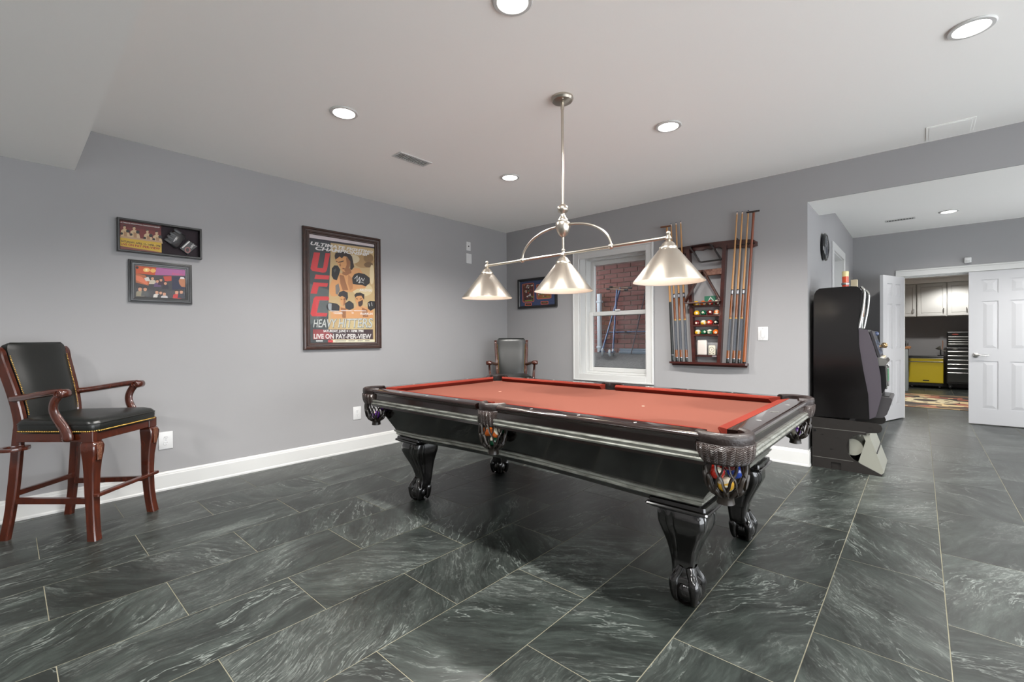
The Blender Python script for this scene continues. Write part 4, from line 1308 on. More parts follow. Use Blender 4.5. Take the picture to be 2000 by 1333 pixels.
for (bx, by, s_) in ((262, 300, 1.0), (380, 310, 1.05), (540, 350, 0.95), (650, 365, 1.0)):
    P.poly((206, 176, 138), [(bx - 50 * s_, by + 100), (bx - 42 * s_, by + 20), (bx - 12, by), (bx + 20, by + 2), (bx + 60 * s_, by + 60), (bx + 70 * s_, by + 110)])
    P.poly((168, 128, 92), [(bx - 10, by + 30), (bx + 30, by + 40), (bx + 30, by + 104), (bx - 8, by + 100)])
    P.ell((206, 172, 136), bx, by - 20, 17 * s_, 24 * s_, 12)
    P.poly((40, 30, 28), [(bx - 18, by - 26), (bx - 10, by - 46), (bx + 10, by - 46), (bx + 20, by - 24), (bx + 8, by - 34)])
    P.ell((26, 22, 24), bx + 42 * s_, by + 28, 24, 20, 10)
    P.ell((24, 22, 24), bx - 36 * s_, by + 60, 18, 16, 10)
P.poly((186, 150, 118), [(195, 385), (705, 445), (705, 465), (195, 408)])
P.poly((206, 168, 44), [(195, 408), (705, 465), (705, 585), (195, 515)])
P.poly((128, 70, 62), [(195, 512), (705, 582), (705, 590), (195, 560)])
P.text(WHT, 'ULTIMATE FIGHTING CHAMPIONSHIP', [(205, 222), (690, 286), (690, 272), (205, 208)], 0.02)
P.text((60, 30, 26), 'SATURDAY, APRIL 15 \u2022 10PM / 7PM', [(214, 468), (690, 522), (690, 496), (216, 440)], 0.03)
P.text((150, 36, 34), 'LIVE ON PAY-PER-VIEW', [(216, 502), (688, 554), (690, 524), (216, 474)], 0.03)
P.build('poster_print', t)
def uvp(x, y): return mp((x, y))
q = MB()      # the glove: padded back of the hand, four finger pads, wrist strap
def pad(q, pts, y0, y1, k=0.86):
    a = [uvp(*p) for p in pts]
    cx = sum(p[0] for p in a) / len(a); cz = sum(p[1] for p in a) / len(a)
    q.loft([[(x, y0, z) for x, z in a], [(x, (y0 + y1 * 2) / 3, z) for x, z in a], [(cx + (x - cx) * k, y1, cz + (z - cz) * k) for x, z in a]])
pad(q, [(790, 370), (830, 330), (880, 300), (985, 380), (985, 410), (890, 530), (860, 530), (740, 440), (735, 420)], -0.006, -0.034)
gv = q.build('glove', pm('glove_black', (38, 38, 40), 0.42, bump=0.15, bscale=80), t, 50)
for (x, y) in ((752, 435), (782, 392), (815, 355), (862, 318)):
    q = MB(); pad(q, [(x - 26, y - 4), (x - 4, y - 26), (x + 72, y + 26), (x + 50, y + 48)], -0.033, -0.040, 0.7); q.build('finger_pad', pm('glove_pad', (50, 50, 52), 0.4), gv, 50)
q = MB(); pad(q, [(905, 530), (1010, 425), (1118, 500), (1000, 605)], -0.006, -0.026, 0.94); st_ = q.build('wrist_strap', pm('glove_black', (38, 38, 40)), gv, 50)
P = Print(mp, -0.0265)
P.ell((150, 96, 92), 1000, 548, 34, 36, 16); P.ell((40, 34, 36), 1000, 548, 22, 24, 14)
P.text(WHT, 'UFC', [(1042, 532), (1088, 490), (1070, 470), (1026, 512)], 0.03)
P.line(WHT, [(940, 524), (1026, 444)], 14)
P.build('strap_print', st_)
P = Print(mp, -0.0345)
P.line(WHT, [(838, 455), (880, 380), (860, 445), (896, 392), (872, 452), (890, 410)], 9)
P.build('signature', gv)
pane(t, i0, i1, j0, j1, -0.043)

# ---- framed photo collage
W_, H_ = 0.387, 0.311
t = thing('framed_photo', 'black framed colourful group photo collage, lower of the two left pictures', 'picture', (0.001, -4.073, 1.423), PI / 2)
moulding(0, W_, 0, H_, [(0, 0), (0, 0.014), (0.010, 0.016), (0.012, 0.022), (0.020, 0.023), (0.022, 0.018), (0.032, 0.017), (0.034, 0.012), (0.042, 0.010), (0.042, 0.0)]).build('frame', m_bf, t, 30)
i0, i1, j0, j1 = 0.041, W_ - 0.041, 0.041, H_ - 0.041
backing(t, i0, i1, j0, j1, -0.004, m_bf)
mp = quad_map([(385, 1095), (988, 1125), (988, 765), (385, 712)], [(i0, j0), (i1, j0), (i1, j1), (i0, j1)])
P = Print(mp, -0.0045)
P.poly((60, 58, 62), [(385, 1095), (988, 1125), (988, 765), (385, 712)])
P.poly((198, 84, 40), [(385, 712), (640, 735), (620, 830), (385, 810)])
P.poly((172, 96, 150), [(640, 735), (988, 765), (988, 840), (620, 830)])
P.ell((240, 190, 110), 520, 768, 42, 26); P.ell((236, 180, 96), 598, 776, 34, 24); P.ell((250, 240, 200), 518, 766, 14, 12)
P.poly((176, 100, 60), [(385, 810), (500, 830), (560, 900), (540, 960), (385, 920)])
P.poly((220, 120, 84), [(385, 830), (460, 850), (540, 930), (520, 950), (385, 890)])
P.poly((190, 68, 50), [(720, 846), (820, 842), (820, 900), (740, 910)])
P.poly((32, 38, 66), [(825, 850), (988, 850), (988, 1000), (825, 1010)])
P.poly((184, 120, 84), [(905, 900), (920, 870), (985, 870), (988, 980), (940, 975), (915, 940)]); P.poly(WHT, [(920, 875), (930, 852), (968, 855), (978, 880)])
P.poly((210, 206, 200), [(490, 870), (540, 850), (565, 905), (510, 905)])
P.line((214, 90, 120), [(828, 828), (838, 800), (850, 826), (868, 808), (880, 830), (902, 812), (916, 834), (938, 816), (950, 838), (972, 822)], 6)
for (x, y, s_, body) in ((590, 870, 1.0, (196, 186, 168)), (648, 905, 1.0, (94, 70, 108)), (692, 890, 0.9, (60, 34, 50)), (745, 930, 1.0, (40, 40, 52)),
                         (438, 1000, 1.3, (150, 140, 116)), (500, 1002, 1.2, (80, 82, 80)), (640, 1040, 1.1, (214, 208, 200)), (686, 1046, 1.0, (44, 40, 44)),
                         (730, 1060, 1.1, (200, 196, 196)), (880, 1040, 1.2, (190, 44, 44)), (936, 1036, 1.1, (44, 48, 62))):
    P.poly(body, [(x - 44 * s_, y + 70 * s_), (x - 34 * s_, y + 26 * s_), (x, y + 14 * s_), (x + 34 * s_, y + 26 * s_), (x + 44 * s_, y + 70 * s_)])
    P.ell((206, 150, 120), x, y, 18 * s_, 23 * s_, 12)
    P.poly((46, 34, 30), [(x - 19 * s_, y - 6 * s_), (x - 12 * s_, y - 24 * s_), (x + 12 * s_, y - 24 * s_), (x + 19 * s_, y - 6 * s_), (x, y - 14 * s_)])
P.ell((24, 22, 24), 408, 738, 18, 16)
P.poly((60, 58, 62), [(385, 1095), (988, 1125), (988, 1127), (385, 1097)])
P.build('photo_print', t)
pane(t, i0, i1, j0, j1, -0.0100)

# ---- framed football cards on the back wall
W_, H_ = 0.648, 0.395
t = thing('framed_cards', 'black framed football cards on a blue mat, behind the pendant shades on the back wall', 'picture', (0.222, -0.001, 1.531), 0)
moulding(0, W_, 0, H_, [(0, 0), (0, 0.026), (0.004, 0.029), (0.026, 0.027), (0.032, 0.018), (0.034, 0.010), (0.034, 0.0)]).build('frame', m_bf, t, 30)
i0, i1, j0, j1 = 0.033, W_ - 0.033, 0.033, H_ - 0.033
backing(t, i0, i1, j0, j1, -0.006, m_bf)
mp = quad_map([(245, 1140), (1365, 1085), (1365, 225), (240, 330)], [(i0, j0), (i1, j0), (i1, j1), (i0, j1)])
P = Print(mp, -0.0065)
P.poly((62, 76, 112), [(245, 1140), (1365, 1085), (1365, 225), (240, 330)])
OR = (206, 112, 88)
P.poly(OR, [(300, 410), (330, 390), (655, 360), (685, 385), (690, 970), (660, 995), (345, 1010), (315, 985)])
P.poly((88, 52, 46), [(322, 420), (345, 408), (650, 380), (666, 398), (668, 955), (640, 972), (355, 988), (335, 968)])
P.poly(OR, [(755, 440), (785, 415), (1210, 380), (1240, 400), (1245, 870), (1215, 890), (800, 915), (770, 885)])
P.poly((150, 92, 52), [(778, 450), (800, 432), (1205, 400), (1222, 416), (1224, 855), (1200, 870), (812, 895), (790, 872)])
rr = random.Random(5)
for (x0, y0, x1, y1, n) in ((350, 430, 640, 900, 46), (800, 460, 1190, 830, 60)):
    for k in range(n):
        x = rr.uniform(x0, x1); y = rr.uniform(y0, y1); s_ = rr.uniform(14, 34)
        P.ell(rr.choice([(196, 190, 196), (176, 60, 44), (40, 38, 52), (160, 110, 70), (92, 40, 38), (214, 206, 200), (70, 66, 90), (120, 120, 60)]), x, y, s_, s_ * rr.uniform(0.6, 1.6), 7, rr.uniform(0, 3))
P.poly((120, 150, 60), [(390, 945), (640, 925), (640, 955), (390, 972)]); P.poly((130, 150, 60), [(940, 845), (1200, 828), (1200, 850), (940, 866)])
for (x0, y0, x1, y1) in ((398, 1018, 612, 1128), (905, 975, 1150, 1090)):
    P.poly(OR, [(x0, y0 + 8), (x1, y0), (x1, y1 - 8), (x0, y1)]); P.poly((40, 30, 28), [(x0 + 22, y0 + 28), (x1 - 20, y0 + 22), (x1 - 20, y1 - 30), (x0 + 22, y1 - 24)])
    P.line((150, 130, 84), [(x0 + 50, (y0 + y1) / 2), (x1 - 50, (y0 + y1) / 2 - 4)], 12)
P.build('card_print', t)
pane(t, i0, i1, j0, j1, -0.012)
# ================================================================ wall rack for cues, balls and racks
m_rk = pm('rack_mahogany', (78, 34, 28), 0.3, coat=0.35, var=0.5, vscale=6, stretch=(1, 1, 6))
rk = thing('cue_rack', 'dark mahogany wall rack holding cues, balls and ball racks beside the window', 'cue rack', (2.712, 0, 0))
q = MB(); n = 24; top = []; bot = []
for i in range(n + 1):
    u = -1 + 2 * i / n; x = u * 0.452
    zt = 2.066 - 0.030 * abs(u) ** 2.6
    if abs(u) > 0.95: zt -= 0.020 * ((abs(u) - 0.95) / 0.05) ** 2
    zb = 1.992 - 0.030 * abs(u) ** 2
    if abs(x) < 0.15: zb = 2.004 + 0.007 * math.cos(x / 0.15 * 3 * PI)
    if abs(u) > 0.95: zb += 0.018 * ((abs(u) - 0.95) / 0.05) ** 2
    top.append((x, zt)); bot.append((x, zb))
secs = []
for (x, zt), (_, zb) in zip(top, bot):
    secs.append([(x, -0.002, zb), (x, -0.026, zb), (x, -0.030, zb + 0.004), (x, -0.030, zt - 0.004), (x, -0.026, zt), (x, -0.002, zt)])
q.loft(secs); q.build('top_board', m_rk, rk, 40)
for s_ in (-1, 1):      # leaning side posts
    q = MB(); a, b = s_ * 0.176, s_ * 0.118
    q.loft([[(b + c_ * 0.016, d, 0.885) for c_, d in ((-1, -0.004), (1, -0.004), (1, -0.062), (-1, -0.062))], [(a + c_ * 0.017, d, 2.02) for c_, d in ((-1, -0.004), (1, -0.004), (1, -0.062), (-1, -0.062))]])
    q.build('post', m_rk, rk)
    # clip strip that holds the cues
    q = MB(); q.box(s_ * 0.265, -0.038, 2.000, s_ * 0.435, -0.029, 2.008, 0.002, 1)
    for k in range(4): q.box(s_ * 0.29 + s_ * k * 0.047 - 0.013, -0.052, 1.998, s_ * 0.29 + s_ * k * 0.047 - 0.008, -0.036, 2.010)
    q.build('cue_clip', pm('clip_black', (22, 20, 20), 0.5), rk)
def post_in(z): return 0.118 + 0.058 * (z - 0.885) / 1.135 - 0.014
for z in (1.449, 1.352, 1.255, 1.160):
    h_ = post_in(z)
    q = MB(); q.box(-h_, -0.066, z - 0.016, h_, -0.004, z - 0.006, 0.001, 1); q.box(-h_, -0.070, z - 0.016, h_, -0.062, z + 0.004, 0.002, 1)
    q.build('ball_shelf', m_rk, rk)
q = MB(); h_ = post_in(0.955)
q.prism([(-h_, -0.004), (h_, -0.004), (h_, -0.05), (h_ * 0.6, -0.078), (0, -0.086), (-h_ * 0.6, -0.078), (-h_, -0.05)], 0.942, 0.956); q.build('tray', m_rk, rk)
q = MB(); h_ = post_in(1.77); q.box(-h_ + 0.0, -0.060, 1.742, h_, -0.004, 1.757, 0.002, 1); q.box(-h_, -0.066, 1.742, h_, -0.058, 1.800, 0.003, 1)
q.build('chalk_tray', pm('chalk_tray_worn', (92, 44, 34), 0.5, var=0.6, vscale=40, col2=(150, 110, 90)), rk)
q = MB(); pts = [(-0.372, -0.002), (-0.372, -0.060), (-0.36, -0.072)]
for i in range(13):
    u = -1 + 2 * i / 12; pts.append((u * 0.34, -0.074 - 0.014 * (1 - u * u)))
pts += [(0.36, -0.072), (0.372, -0.060), (0.372, -0.002)]
q.prism(pts, 0.866, 0.886); q.box(-0.36, -0.012, 0.845, 0.36, -0.002, 0.868); q.build('cue_shelf', m_rk, rk, 30)
q = MB(); q.lathe([(0.008, -0.003), (0.013, -0.003), (0.013, 0.003), (0.008, 0.003), (0.008, -0.003)], 14, T(0.272, -0.012, 2.064) @ RX(PI / 2), cap=False); q.build('hook_ring', pm('clip_black', (22, 20, 20)), rk)

# ---- cues
m_shaft = pm('cue_maple', (206, 152, 92), 0.3, coat=0.3, var=0.2, vscale=8, stretch=(20, 20, 1))
m_fore = pm('cue_forearm', (150, 84, 34), 0.25, coat=0.5, var=0.6, vscale=12, stretch=(20, 20, 2))
m_wrap = pm('cue_linen_wrap', (96, 100, 108), 0.8, var=0.4, vscale=300)
m_joint = pm('cue_joint_black', (18, 17, 18), 0.3); m_ring = pm('cue_ring_silver', (190, 190, 196), 0.25, metal=0.9); m_butt = pm('cue_butt_dark', (28, 34, 32), 0.3, coat=0.3)
m_tip = pm('cue_tip_blue', (78, 84, 104), 0.8); m_ferr = pm('cue_ferrule', (232, 208, 190), 0.4)
def stick(t, x0, z0, x1, z1, y, parts):
    d = Vector((x1 - x0, 0, z1 - z0)); L_ = d.length; d.normalize()
    ang = math.atan2(d.x, d.z)
    Mx = T(x0, y, z0) @ RY(ang)
    for (nm, a, b, ra, rb, m) in parts:
        q = MB(); q.lathe([(ra, a * L_), (rb, b * L_)], 14, Mx); q.build(nm, m, t, 40)
CUE = [('bumper', 0.0, 0.008, 0.0135, 0.0145, m_joint), ('butt_cap', 0.008, 0.028, 0.0145, 0.0145, m_butt), ('butt_ring', 0.028, 0.031, 0.0147, 0.0147, m_ring), ('butt_sleeve', 0.031, 0.084, 0.0145, 0.0140, m_fore),
       ('wrap', 0.084, 0.295, 0.0140, 0.0125, m_wrap), ('forearm_ring', 0.295, 0.303, 0.0126, 0.0126, pm('cue_ring_gold', (196, 150, 70), 0.35, metal=0.5)), ('forearm', 0.303, 0.455, 0.0124, 0.0108, m_fore),
       ('joint_collar', 0.455, 0.462, 0.0110, 0.0110, m_joint), ('joint', 0.462, 0.482, 0.0108, 0.0106, m_ring), ('shaft_collar', 0.482, 0.489, 0.0107, 0.0107, m_joint),
       ('shaft', 0.489, 0.982, 0.0104, 0.0064, m_shaft), ('ferrule', 0.982, 0.994, 0.0064, 0.0064, m_ferr), ('tip', 0.994, 1.0, 0.0064, 0.0056, m_tip)]
RP_ = [(2.908, 0.8865, 2.999, 2.319), (2.961, 0.8865, 3.045, 2.315), (3.010, 0.8865, 3.096, 2.312)]
LP_ = [(2.417, 0.8865, 2.359, 2.316), (2.462, 0.8865, 2.413, 2.320), (2.517, 0.8865, 2.460, 2.324)]
on = ['first', 'second', 'third']
for i, a in enumerate(RP_):
    t = thing('pool_cue', on[i] + ' two-piece cue right of the ball shelves, counted outwards, grey wrap', 'pool cue', group='pool cues on the wall rack')
    stick(t, *a, -0.046, CUE)
for i, a in enumerate(LP_):
    t = thing('pool_cue', on[i] + ' two-piece cue of the left group counted from the window side, grey wrap', 'pool cue', group='pool cues on the wall rack')
    stick(t, *a, -0.046, CUE)
# ---- bridge sticks
def bridge_head(t, x, z, y, m):
    q = MB()
    pts = [(-0.055, -0.006), (-0.046, 0.010), (-0.036, 0.004), (-0.026, 0.014), (-0.014, 0.006), (0.0, 0.018), (0.014, 0.006), (0.026, 0.014), (0.036, 0.004), (0.046, 0.010), (0.055, -0.006), (0.03, -0.010), (0.0, -0.012), (-0.03, -0.010)]
    # the head stands out from the wall, teeth towards the room
    q.prism([(a, b) for a, b in pts], -0.006, 0.006, 'z', T(x, y - 0.024, z) @ RZ(0.12))
    q.build('bridge_head', m, t)
m_brown = pm('bridge_brown', (146, 72, 36), 0.35, coat=0.3, var=0.4, vscale=10, stretch=(20, 20, 1))
t = thing('bridge_stick', 'brown bridge stick with a dark notched head at the right end of the rack', 'bridge stick')
stick(t, 3.055, 0.8865, 3.141, 2.285, -0.046, [('bumper', 0, 0.01, 0.014, 0.015, m_joint), ('handle', 0.01, 0.52, 0.0155, 0.0125, pm('bridge_handle', (158, 84, 32), 0.3, coat=0.4, var=0.3, vscale=8, stretch=(20, 20, 1))), ('shaft', 0.52, 1.0, 0.0125, 0.0105, m_brown)])
bridge_head(t, 3.141, 2.287, -0.046, pm('bridge_head_dark', (40, 26, 24), 0.4))
t = thing('bridge_stick', 'bridge stick with black butt and brown notched head, next to the window', 'bridge stick')
stick(t, 2.374, 0.8865, 2.315, 2.286, -0.046, [('bumper', 0, 0.01, 0.014, 0.015, m_joint), ('butt_cap', 0.01, 0.045, 0.0155, 0.0155, m_butt), ('butt_ring', 0.045, 0.048, 0.0157, 0.0157, m_ring), ('handle', 0.048, 0.44, 0.0155, 0.0125, pm('bridge_black', (34, 36, 36), 0.4)), ('shaft', 0.44, 1.0, 0.0118, 0.0095, m_shaft)])
bridge_head(t, 2.315, 2.288, -0.046, pm('bridge_head_brown', (120, 70, 40), 0.45))

# ---- triangle and diamond racks hanging on the front
def ring_rack(name, label, cat, pts, rad, w_, d_, m, y):
    n_ = 7; out = []
    k = len(pts)
    for i in range(k):
        p0, p, p1 = Vector(pts[i - 1]), Vector(pts[i]), Vector(pts[(i + 1) % k])
        a = (p0 - p).normalized(); b = (p1 - p).normalized()
        for j in range(n_):
            u = j / (n_ - 1); s_ = p + a * rad; e_ = p + b * rad
            out.append(s_ * (1 - u) ** 2 + p * 2 * u * (1 - u) + e_ * u * u)
    c = Vector((sum(p.x for p in out) / len(out), sum(p.y for p in out) / len(out)))
    secs = []
    N_ = len(out)
    for i in range(N_ + 1):
        p = out[i % N_]; tg = (out[(i + 1) % N_] - out[(i - 1) % N_]).normalized(); nn = Vector((tg.y, -tg.x))
        if nn.dot(p - c) < 0: nn = -nn
        secs.append([(p.x + nn.x * s_, y + t_, p.y + nn.y * s_) for s_, t_ in ((0, 0), (0, -d_), (-w_ * 0.35, -d_ - 0.003), (-w_, -d_), (-w_, 0))])
    q = MB(); q.loft(secs, cap=False)
    return tag(q.build(name, m, None, 40), label, cat)
ring_rack('triangle_rack', 'wooden triangle ball rack hanging in front of the top ball shelf', 'ball rack', [(2.700, 1.812), (2.505, 1.468), (2.878, 1.468)], 0.045, 0.013, 0.050, pm('triangle_wood', (82, 42, 30), 0.35, coat=0.3, var=0.5, vscale=10), -0.074)
ring_rack('diamond_rack', 'black diamond ball rack hanging under the top board of the cue rack', 'ball rack', [(2.555, 2.052), (2.765, 2.052), (2.868, 1.878), (2.655, 1.872)], 0.025, 0.010, 0.045, pm('diamond_black', (30, 22, 22), 0.3, coat=0.3), -0.034)

# ---- balls on the shelves
shelf_rows = [(1.449, [1, 5, 3, 15], ['yellow', 'orange', 'red', 'brown striped'], 'top ball shelf behind the triangle rack'), (1.352, [1, 6, 7, 13], ['yellow', 'dark green', 'maroon', 'orange striped'], 'second ball shelf'),
              (1.255, [7, 9, 3, 8], ['dark red', 'yellow striped', 'bright red', 'black'], 'third ball shelf'), (1.160, [9, 6, 14, 5], ['yellow and white striped', 'green', 'green and yellow striped', 'orange'], 'lowest ball shelf')]
for z, ns, cols, where in shelf_rows:
    h_ = post_in(z)
    for i, (n, cn) in enumerate(zip(ns, cols)):
        x = 2.712 + (-h_ + BR + 0.003) + i * (2 * h_ - 2 * BR - 0.006) / 3
        ball(n, (x, -0.034, z - 0.006 + BR + 0.0002), cn + ' pool ball on the ' + where, (RND.uniform(-0.4, 0.4), RND.uniform(-0.35, 0.35), -PI / 2 + 0.3 + RND.uniform(-0.45, 0.45)), 'pool balls on the wall rack')

# ---- chalk box behind the top row, and two small things on the tray
t = thing('chalk_box', 'green card box with a white peak mark standing behind the top row of balls', 'box', (2.735, -0.009, 1.444))
q = MB(); q.box(-0.052, -0.004, 0, 0.056, 0.004, 0.098, 0.001, 1); q.build('carton', pm('green_card', (40, 120, 90), 0.5), t)
P = Print(None, -0.0042); P.poly((226, 232, 226), [(-0.018, 0.05), (0.008, 0.092), (0.040, 0.05), (0.030, 0.05), (0.008, 0.078), (-0.008, 0.05)]); P.build('peak_mark', t)
t = thing('base_station', 'white plastic base unit on the tray under the balls', 'box', (2.674, -0.042, 0.956))
q = MB(); q.box(-0.047, -0.018, 0, 0.043, 0.016, 0.150, 0.012, 3); q.build('shell', pm('off_white_plastic', (222, 212, 204), 0.4), t, 40)
t = thing('small_timer', 'small cream timer with a round-cornered face beside the white unit', 'timer', (2.765, -0.042, 0.956))
q = MB(); q.box(-0.034, -0.014, 0, 0.034, 0.012, 0.098, 0.012, 3); q.build('case', pm('cream_plastic', (216, 210, 190), 0.4), t, 40)
P = Print(None, -0.0142); P.ell((60, 60, 56), 0, 0.056, 0.024, 0.026, 18); P.ell((220, 214, 196), 0, 0.056, 0.021, 0.023, 18); P.line((60, 60, 56), [(0, 0.048), (0, 0.056), (0.004, 0.066)], 0.004)
for x in (-0.016, 0.016): P.ell((120, 116, 104), x, 0.018, 0.006, 0.006, 10)
P.build('face', t)
# ================================================================ game machine by the hall corner (side faces the viewer)
m_gl = pm('machine_black_gloss', (16, 14, 14), 0.16, coat=0.15, var=0.2, vscale=4)
m_sat = pm('machine_satin_black', (44, 41, 39), 0.4, metal=0.3)
m_gry = pm('machine_grey_side', (92, 86, 94), 0.35, metal=0.4)
m_chr = pm('machine_chrome', (170, 170, 166), 0.18, metal=1.0)
m_stl = pm('machine_brushed_steel', (190, 190, 178), 0.34, metal=0.75, bump=0.1, bscale=50)
m_dkp = pm('machine_dark_plastic', (58, 56, 58), 0.4)
Y0, Y1 = 0.042, 0.56
sm = thing('slot_machine', 'tall black casino game machine with rounded top standing at the hall corner', 'slot machine')
PAN = [(3.592, 0.44), (3.594, 1.47), (3.600, 1.505), (3.613, 1.532), (3.636, 1.550), (3.70, 1.553), (3.86, 1.553), (3.894, 1.549), (3.914, 1.533), (3.922, 1.505), (3.914, 1.36), (3.903, 1.206), (3.908, 1.063), (3.936, 0.851), (3.967, 0.658), (3.975, 0.452)]
q = MB(); q.prism(PAN, Y0 + 0.010, Y1 - 0.010, 'y'); q.build('cabinet', m_gl, sm, 25)
for a, b in ((Y0, Y0 + 0.010), (Y1 - 0.010, Y1)):
    q = MB(); q.prism([(x - 0.002 if x < 3.7 else x - 0.004, z) for x, z in PAN], a, b, 'y'); q.build('side_panel', m_gl, sm, 25)
# lower front door with grey cheeks
WG = [(3.905, 1.197), (3.964, 1.187), (3.999, 1.064), (4.026, 0.951), (4.046, 0.804), (4.052, 0.648), (4.016, 0.479), (3.975, 0.452), (3.967, 0.658), (3.936, 0.851), (3.908, 1.063)]
q = MB(); q.prism(WG, Y0 + 0.014, Y0 + 0.034, 'y'); q.build('door_cheek', m_gry, sm, 25)
q = MB(); q.prism(WG, Y1 - 0.034, Y1 - 0.014, 'y'); q.build('door_cheek', m_gry, sm, 25)
q = MB(); q.prism([(x - 0.006, z) for x, z in WG], Y0 + 0.034, Y1 - 0.034, 'y'); q.build('door', m_dkp, sm, 25)
# arched top glass with bright edge bands
def arch_band(y, w_, out):
    pts = [(3.905, y, 1.206), (3.918 + out, y, 1.36), (3.928 + out, y, 1.47), (3.926 + out, y, 1.515), (3.910 + out * 0.8, y, 1.546)]
    return smoothpath(pts, 4)
for y in (Y0 + 0.030, Y1 - 0.06):
    q = MB(); q.tube(arch_band(y, 0.01, 0.012), 0.011, 10); q.build('edge_band', m_chr, sm, 50)
q = MB(); pl = [(3.900, 1.205), (3.922, 1.36), (3.930, 1.47), (3.927, 1.512), (3.900, 1.54), (3.89, 1.3)]
q.prism(pl, Y0 + 0.04, Y1 - 0.07, 'y'); tg_ = q.build('top_glass', pm('top_glass_dark', (52, 50, 58), 0.08, coat=0.5), sm, 30)
q = MB(); q.prism([(3.9245, 1.30), (3.9335, 1.40), (3.9345, 1.47), (3.931, 1.50), (3.928, 1.47), (3.927, 1.40), (3.918, 1.30)], Y0 + 0.06, Y0 + 0.20, 'y'); q.build('top_glass_art', pm('art_amber', (206, 150, 60), 0.3, var=0.6, vscale=40, col2=(120, 40, 30)), tg_)
# main screen tilted on the door, buttons and bill slot
q = MB(); q.prism([(3.972, 1.175), (3.988, 1.178), (4.044, 0.965), (4.028, 0.955)], Y0 + 0.06, Y1 - 0.06, 'y'); sc_ = q.build('screen', pm('screen_bezel', (70, 68, 72), 0.25, metal=0.3), sm)
q = MB(); q.prism([(3.9885, 1.160), (3.9905, 1.160), (4.0435, 0.985), (4.0405, 0.985)], Y0 + 0.09, Y1 - 0.09, 'y'); q.build('screen_glass', pm('screen_pale', (170, 184, 206), 0.06, var=0.5, vscale=14, col2=(60, 70, 100)), sc_)
q = MB(); q.sphere((4.052, Y1 - 0.12, 1.055), 0.024, 14, 10); q.lathe([(0.013, 0), (0.013, 0.05)], 12, T(4.018, Y1 - 0.12, 1.045) @ RY(PI / 2)); q.build('knob', pm('knob_bronze', (150, 126, 92), 0.25, metal=0.8), sm, 50)
q = MB(); q.sphere((3.995, Y1 - 0.10, 1.155), 0.021, 14, 10); q.build('lamp_dome', pm('dome_blue', (70, 84, 120), 0.08, coat=0.5), sm, 50)
q = MB(); q.prism([(4.012, 0.965), (4.075, 0.950), (4.088, 0.925), (4.070, 0.895), (4.030, 0.890)], Y0 + 0.05, Y1 - 0.05, 'y'); bd = q.build('button_deck', m_chr, sm, 30)
for k in range(6):
    q = MB(); q.box(4.030, Y0 + 0.09 + k * 0.062, 0.950, 4.062, Y0 + 0.13 + k * 0.062, 0.966, 0.003, 1, ); q.build('button', pm('button_amber' if k % 2 else 'button_white', (206, 170, 90) if k % 2 else (220, 220, 214), 0.3), bd)
q = MB(); q.prism([(4.03, 0.89), (4.072, 0.885), (4.080, 0.72), (4.055, 0.665), (4.03, 0.67)], Y0 + 0.09, Y1 - 0.09, 'y'); fd = q.build('front_plate', pm('plate_dark', (40, 40, 42), 0.2, metal=0.5), sm, 25)
for y in (Y0 + 0.10, Y1 - 0.12):
    q = MB(); q.box(4.068, y, 0.70, 4.084, y + 0.022, 0.885, 0.004, 1); q.build('chrome_strip', m_chr, fd)
q = MB(); q.prism([(4.077, 0.86), (4.084, 0.85), (4.086, 0.76), (4.078, 0.745)], Y1 - 0.20, Y1 - 0.13, 'y'); q.build('bill_slot', pm('bill_green', (110, 160, 130), 0.2), fd)
# coin tray
q = MB(); q.prism([(3.99, 0.645), (4.112, 0.635), (4.118, 0.620), (4.085, 0.500), (4.060, 0.470), (3.985, 0.460)], Y0 + 0.04, Y1 - 0.04, 'y'); ct = q.build('coin_tray', m_dkp, sm, 25)
q = MB(); q.box(4.035, Y0 + 0.10, 0.632, 4.098, Y1 - 0.10, 0.642, 0.002, 1); q.build('tray_opening', m_joint, ct)
# stand: side plates with a round cut-out, kick plate, steel foot rest
def side_plate(y0, y1):
    arc = [(3.930 + 0.105 * math.cos(a), 0.205 + 0.118 * math.sin(a)) for a in [math.radians(d) for d in range(75, 265, 10)]]
    pts = [(3.580, 0.435), (3.978, 0.427), (4.030, 0.423), (4.050, 0.412), (4.058, 0.388), (4.050, 0.362), (4.030, 0.348), (3.978, 0.342)] + [(3.955, 0.335)] + arc + [(3.915, 0.080), (4.060, 0.010), (4.055, 0.0), (3.787, 0.0), (3.787, 0.060), (3.716, 0.060), (3.716, 0.0), (3.580, 0.0)]
    q = MB(); q.prism(pts, y0, y1, 'y'); return q
sp1 = side_plate(Y0 - 0.004, Y0 + 0.010).build('stand_side', m_sat, sm, 25)
side_plate(Y1 - 0.010, Y1 + 0.004).build('stand_side', m_sat, sm, 25)
q = MB()
for z in (0.340, 0.088): q.box(3.582, Y0 - 0.0052, z, 3.95 if z > 0.2 else 3.87, Y0 - 0.0035, z + 0.005)
q.build('stand_seam', pm('seam_light', (110, 108, 104), 0.4, metal=0.4), sp1)
q = MB()
for (x, z, r) in ((3.600, 0.318, 0.010), (3.63, 0.40, 0.003), (3.66, 0.29, 0.004), (3.645, 0.285, 0.003), (3.75, 0.275, 0.003), (3.77, 0.272, 0.003), (3.66, 0.175, 0.003), (3.73, 0.17, 0.003), (3.715, 0.172, 0.005), (3.64, 0.14, 0.003), (3.98, 0.385, 0.004), (3.99, 0.36, 0.003), (3.76, 0.385, 0.003), (3.82, 0.11, 0.003)):
    q.lathe([(0.0, 0), (r, 0), (r, 0.002), (0, 0.002)], 10, T(x, Y0 - 0.0045, z) @ RX(PI / 2))
bh_ = q.build('bolt_holes', m_joint, sp1); tag(bh_, kind='stuff')
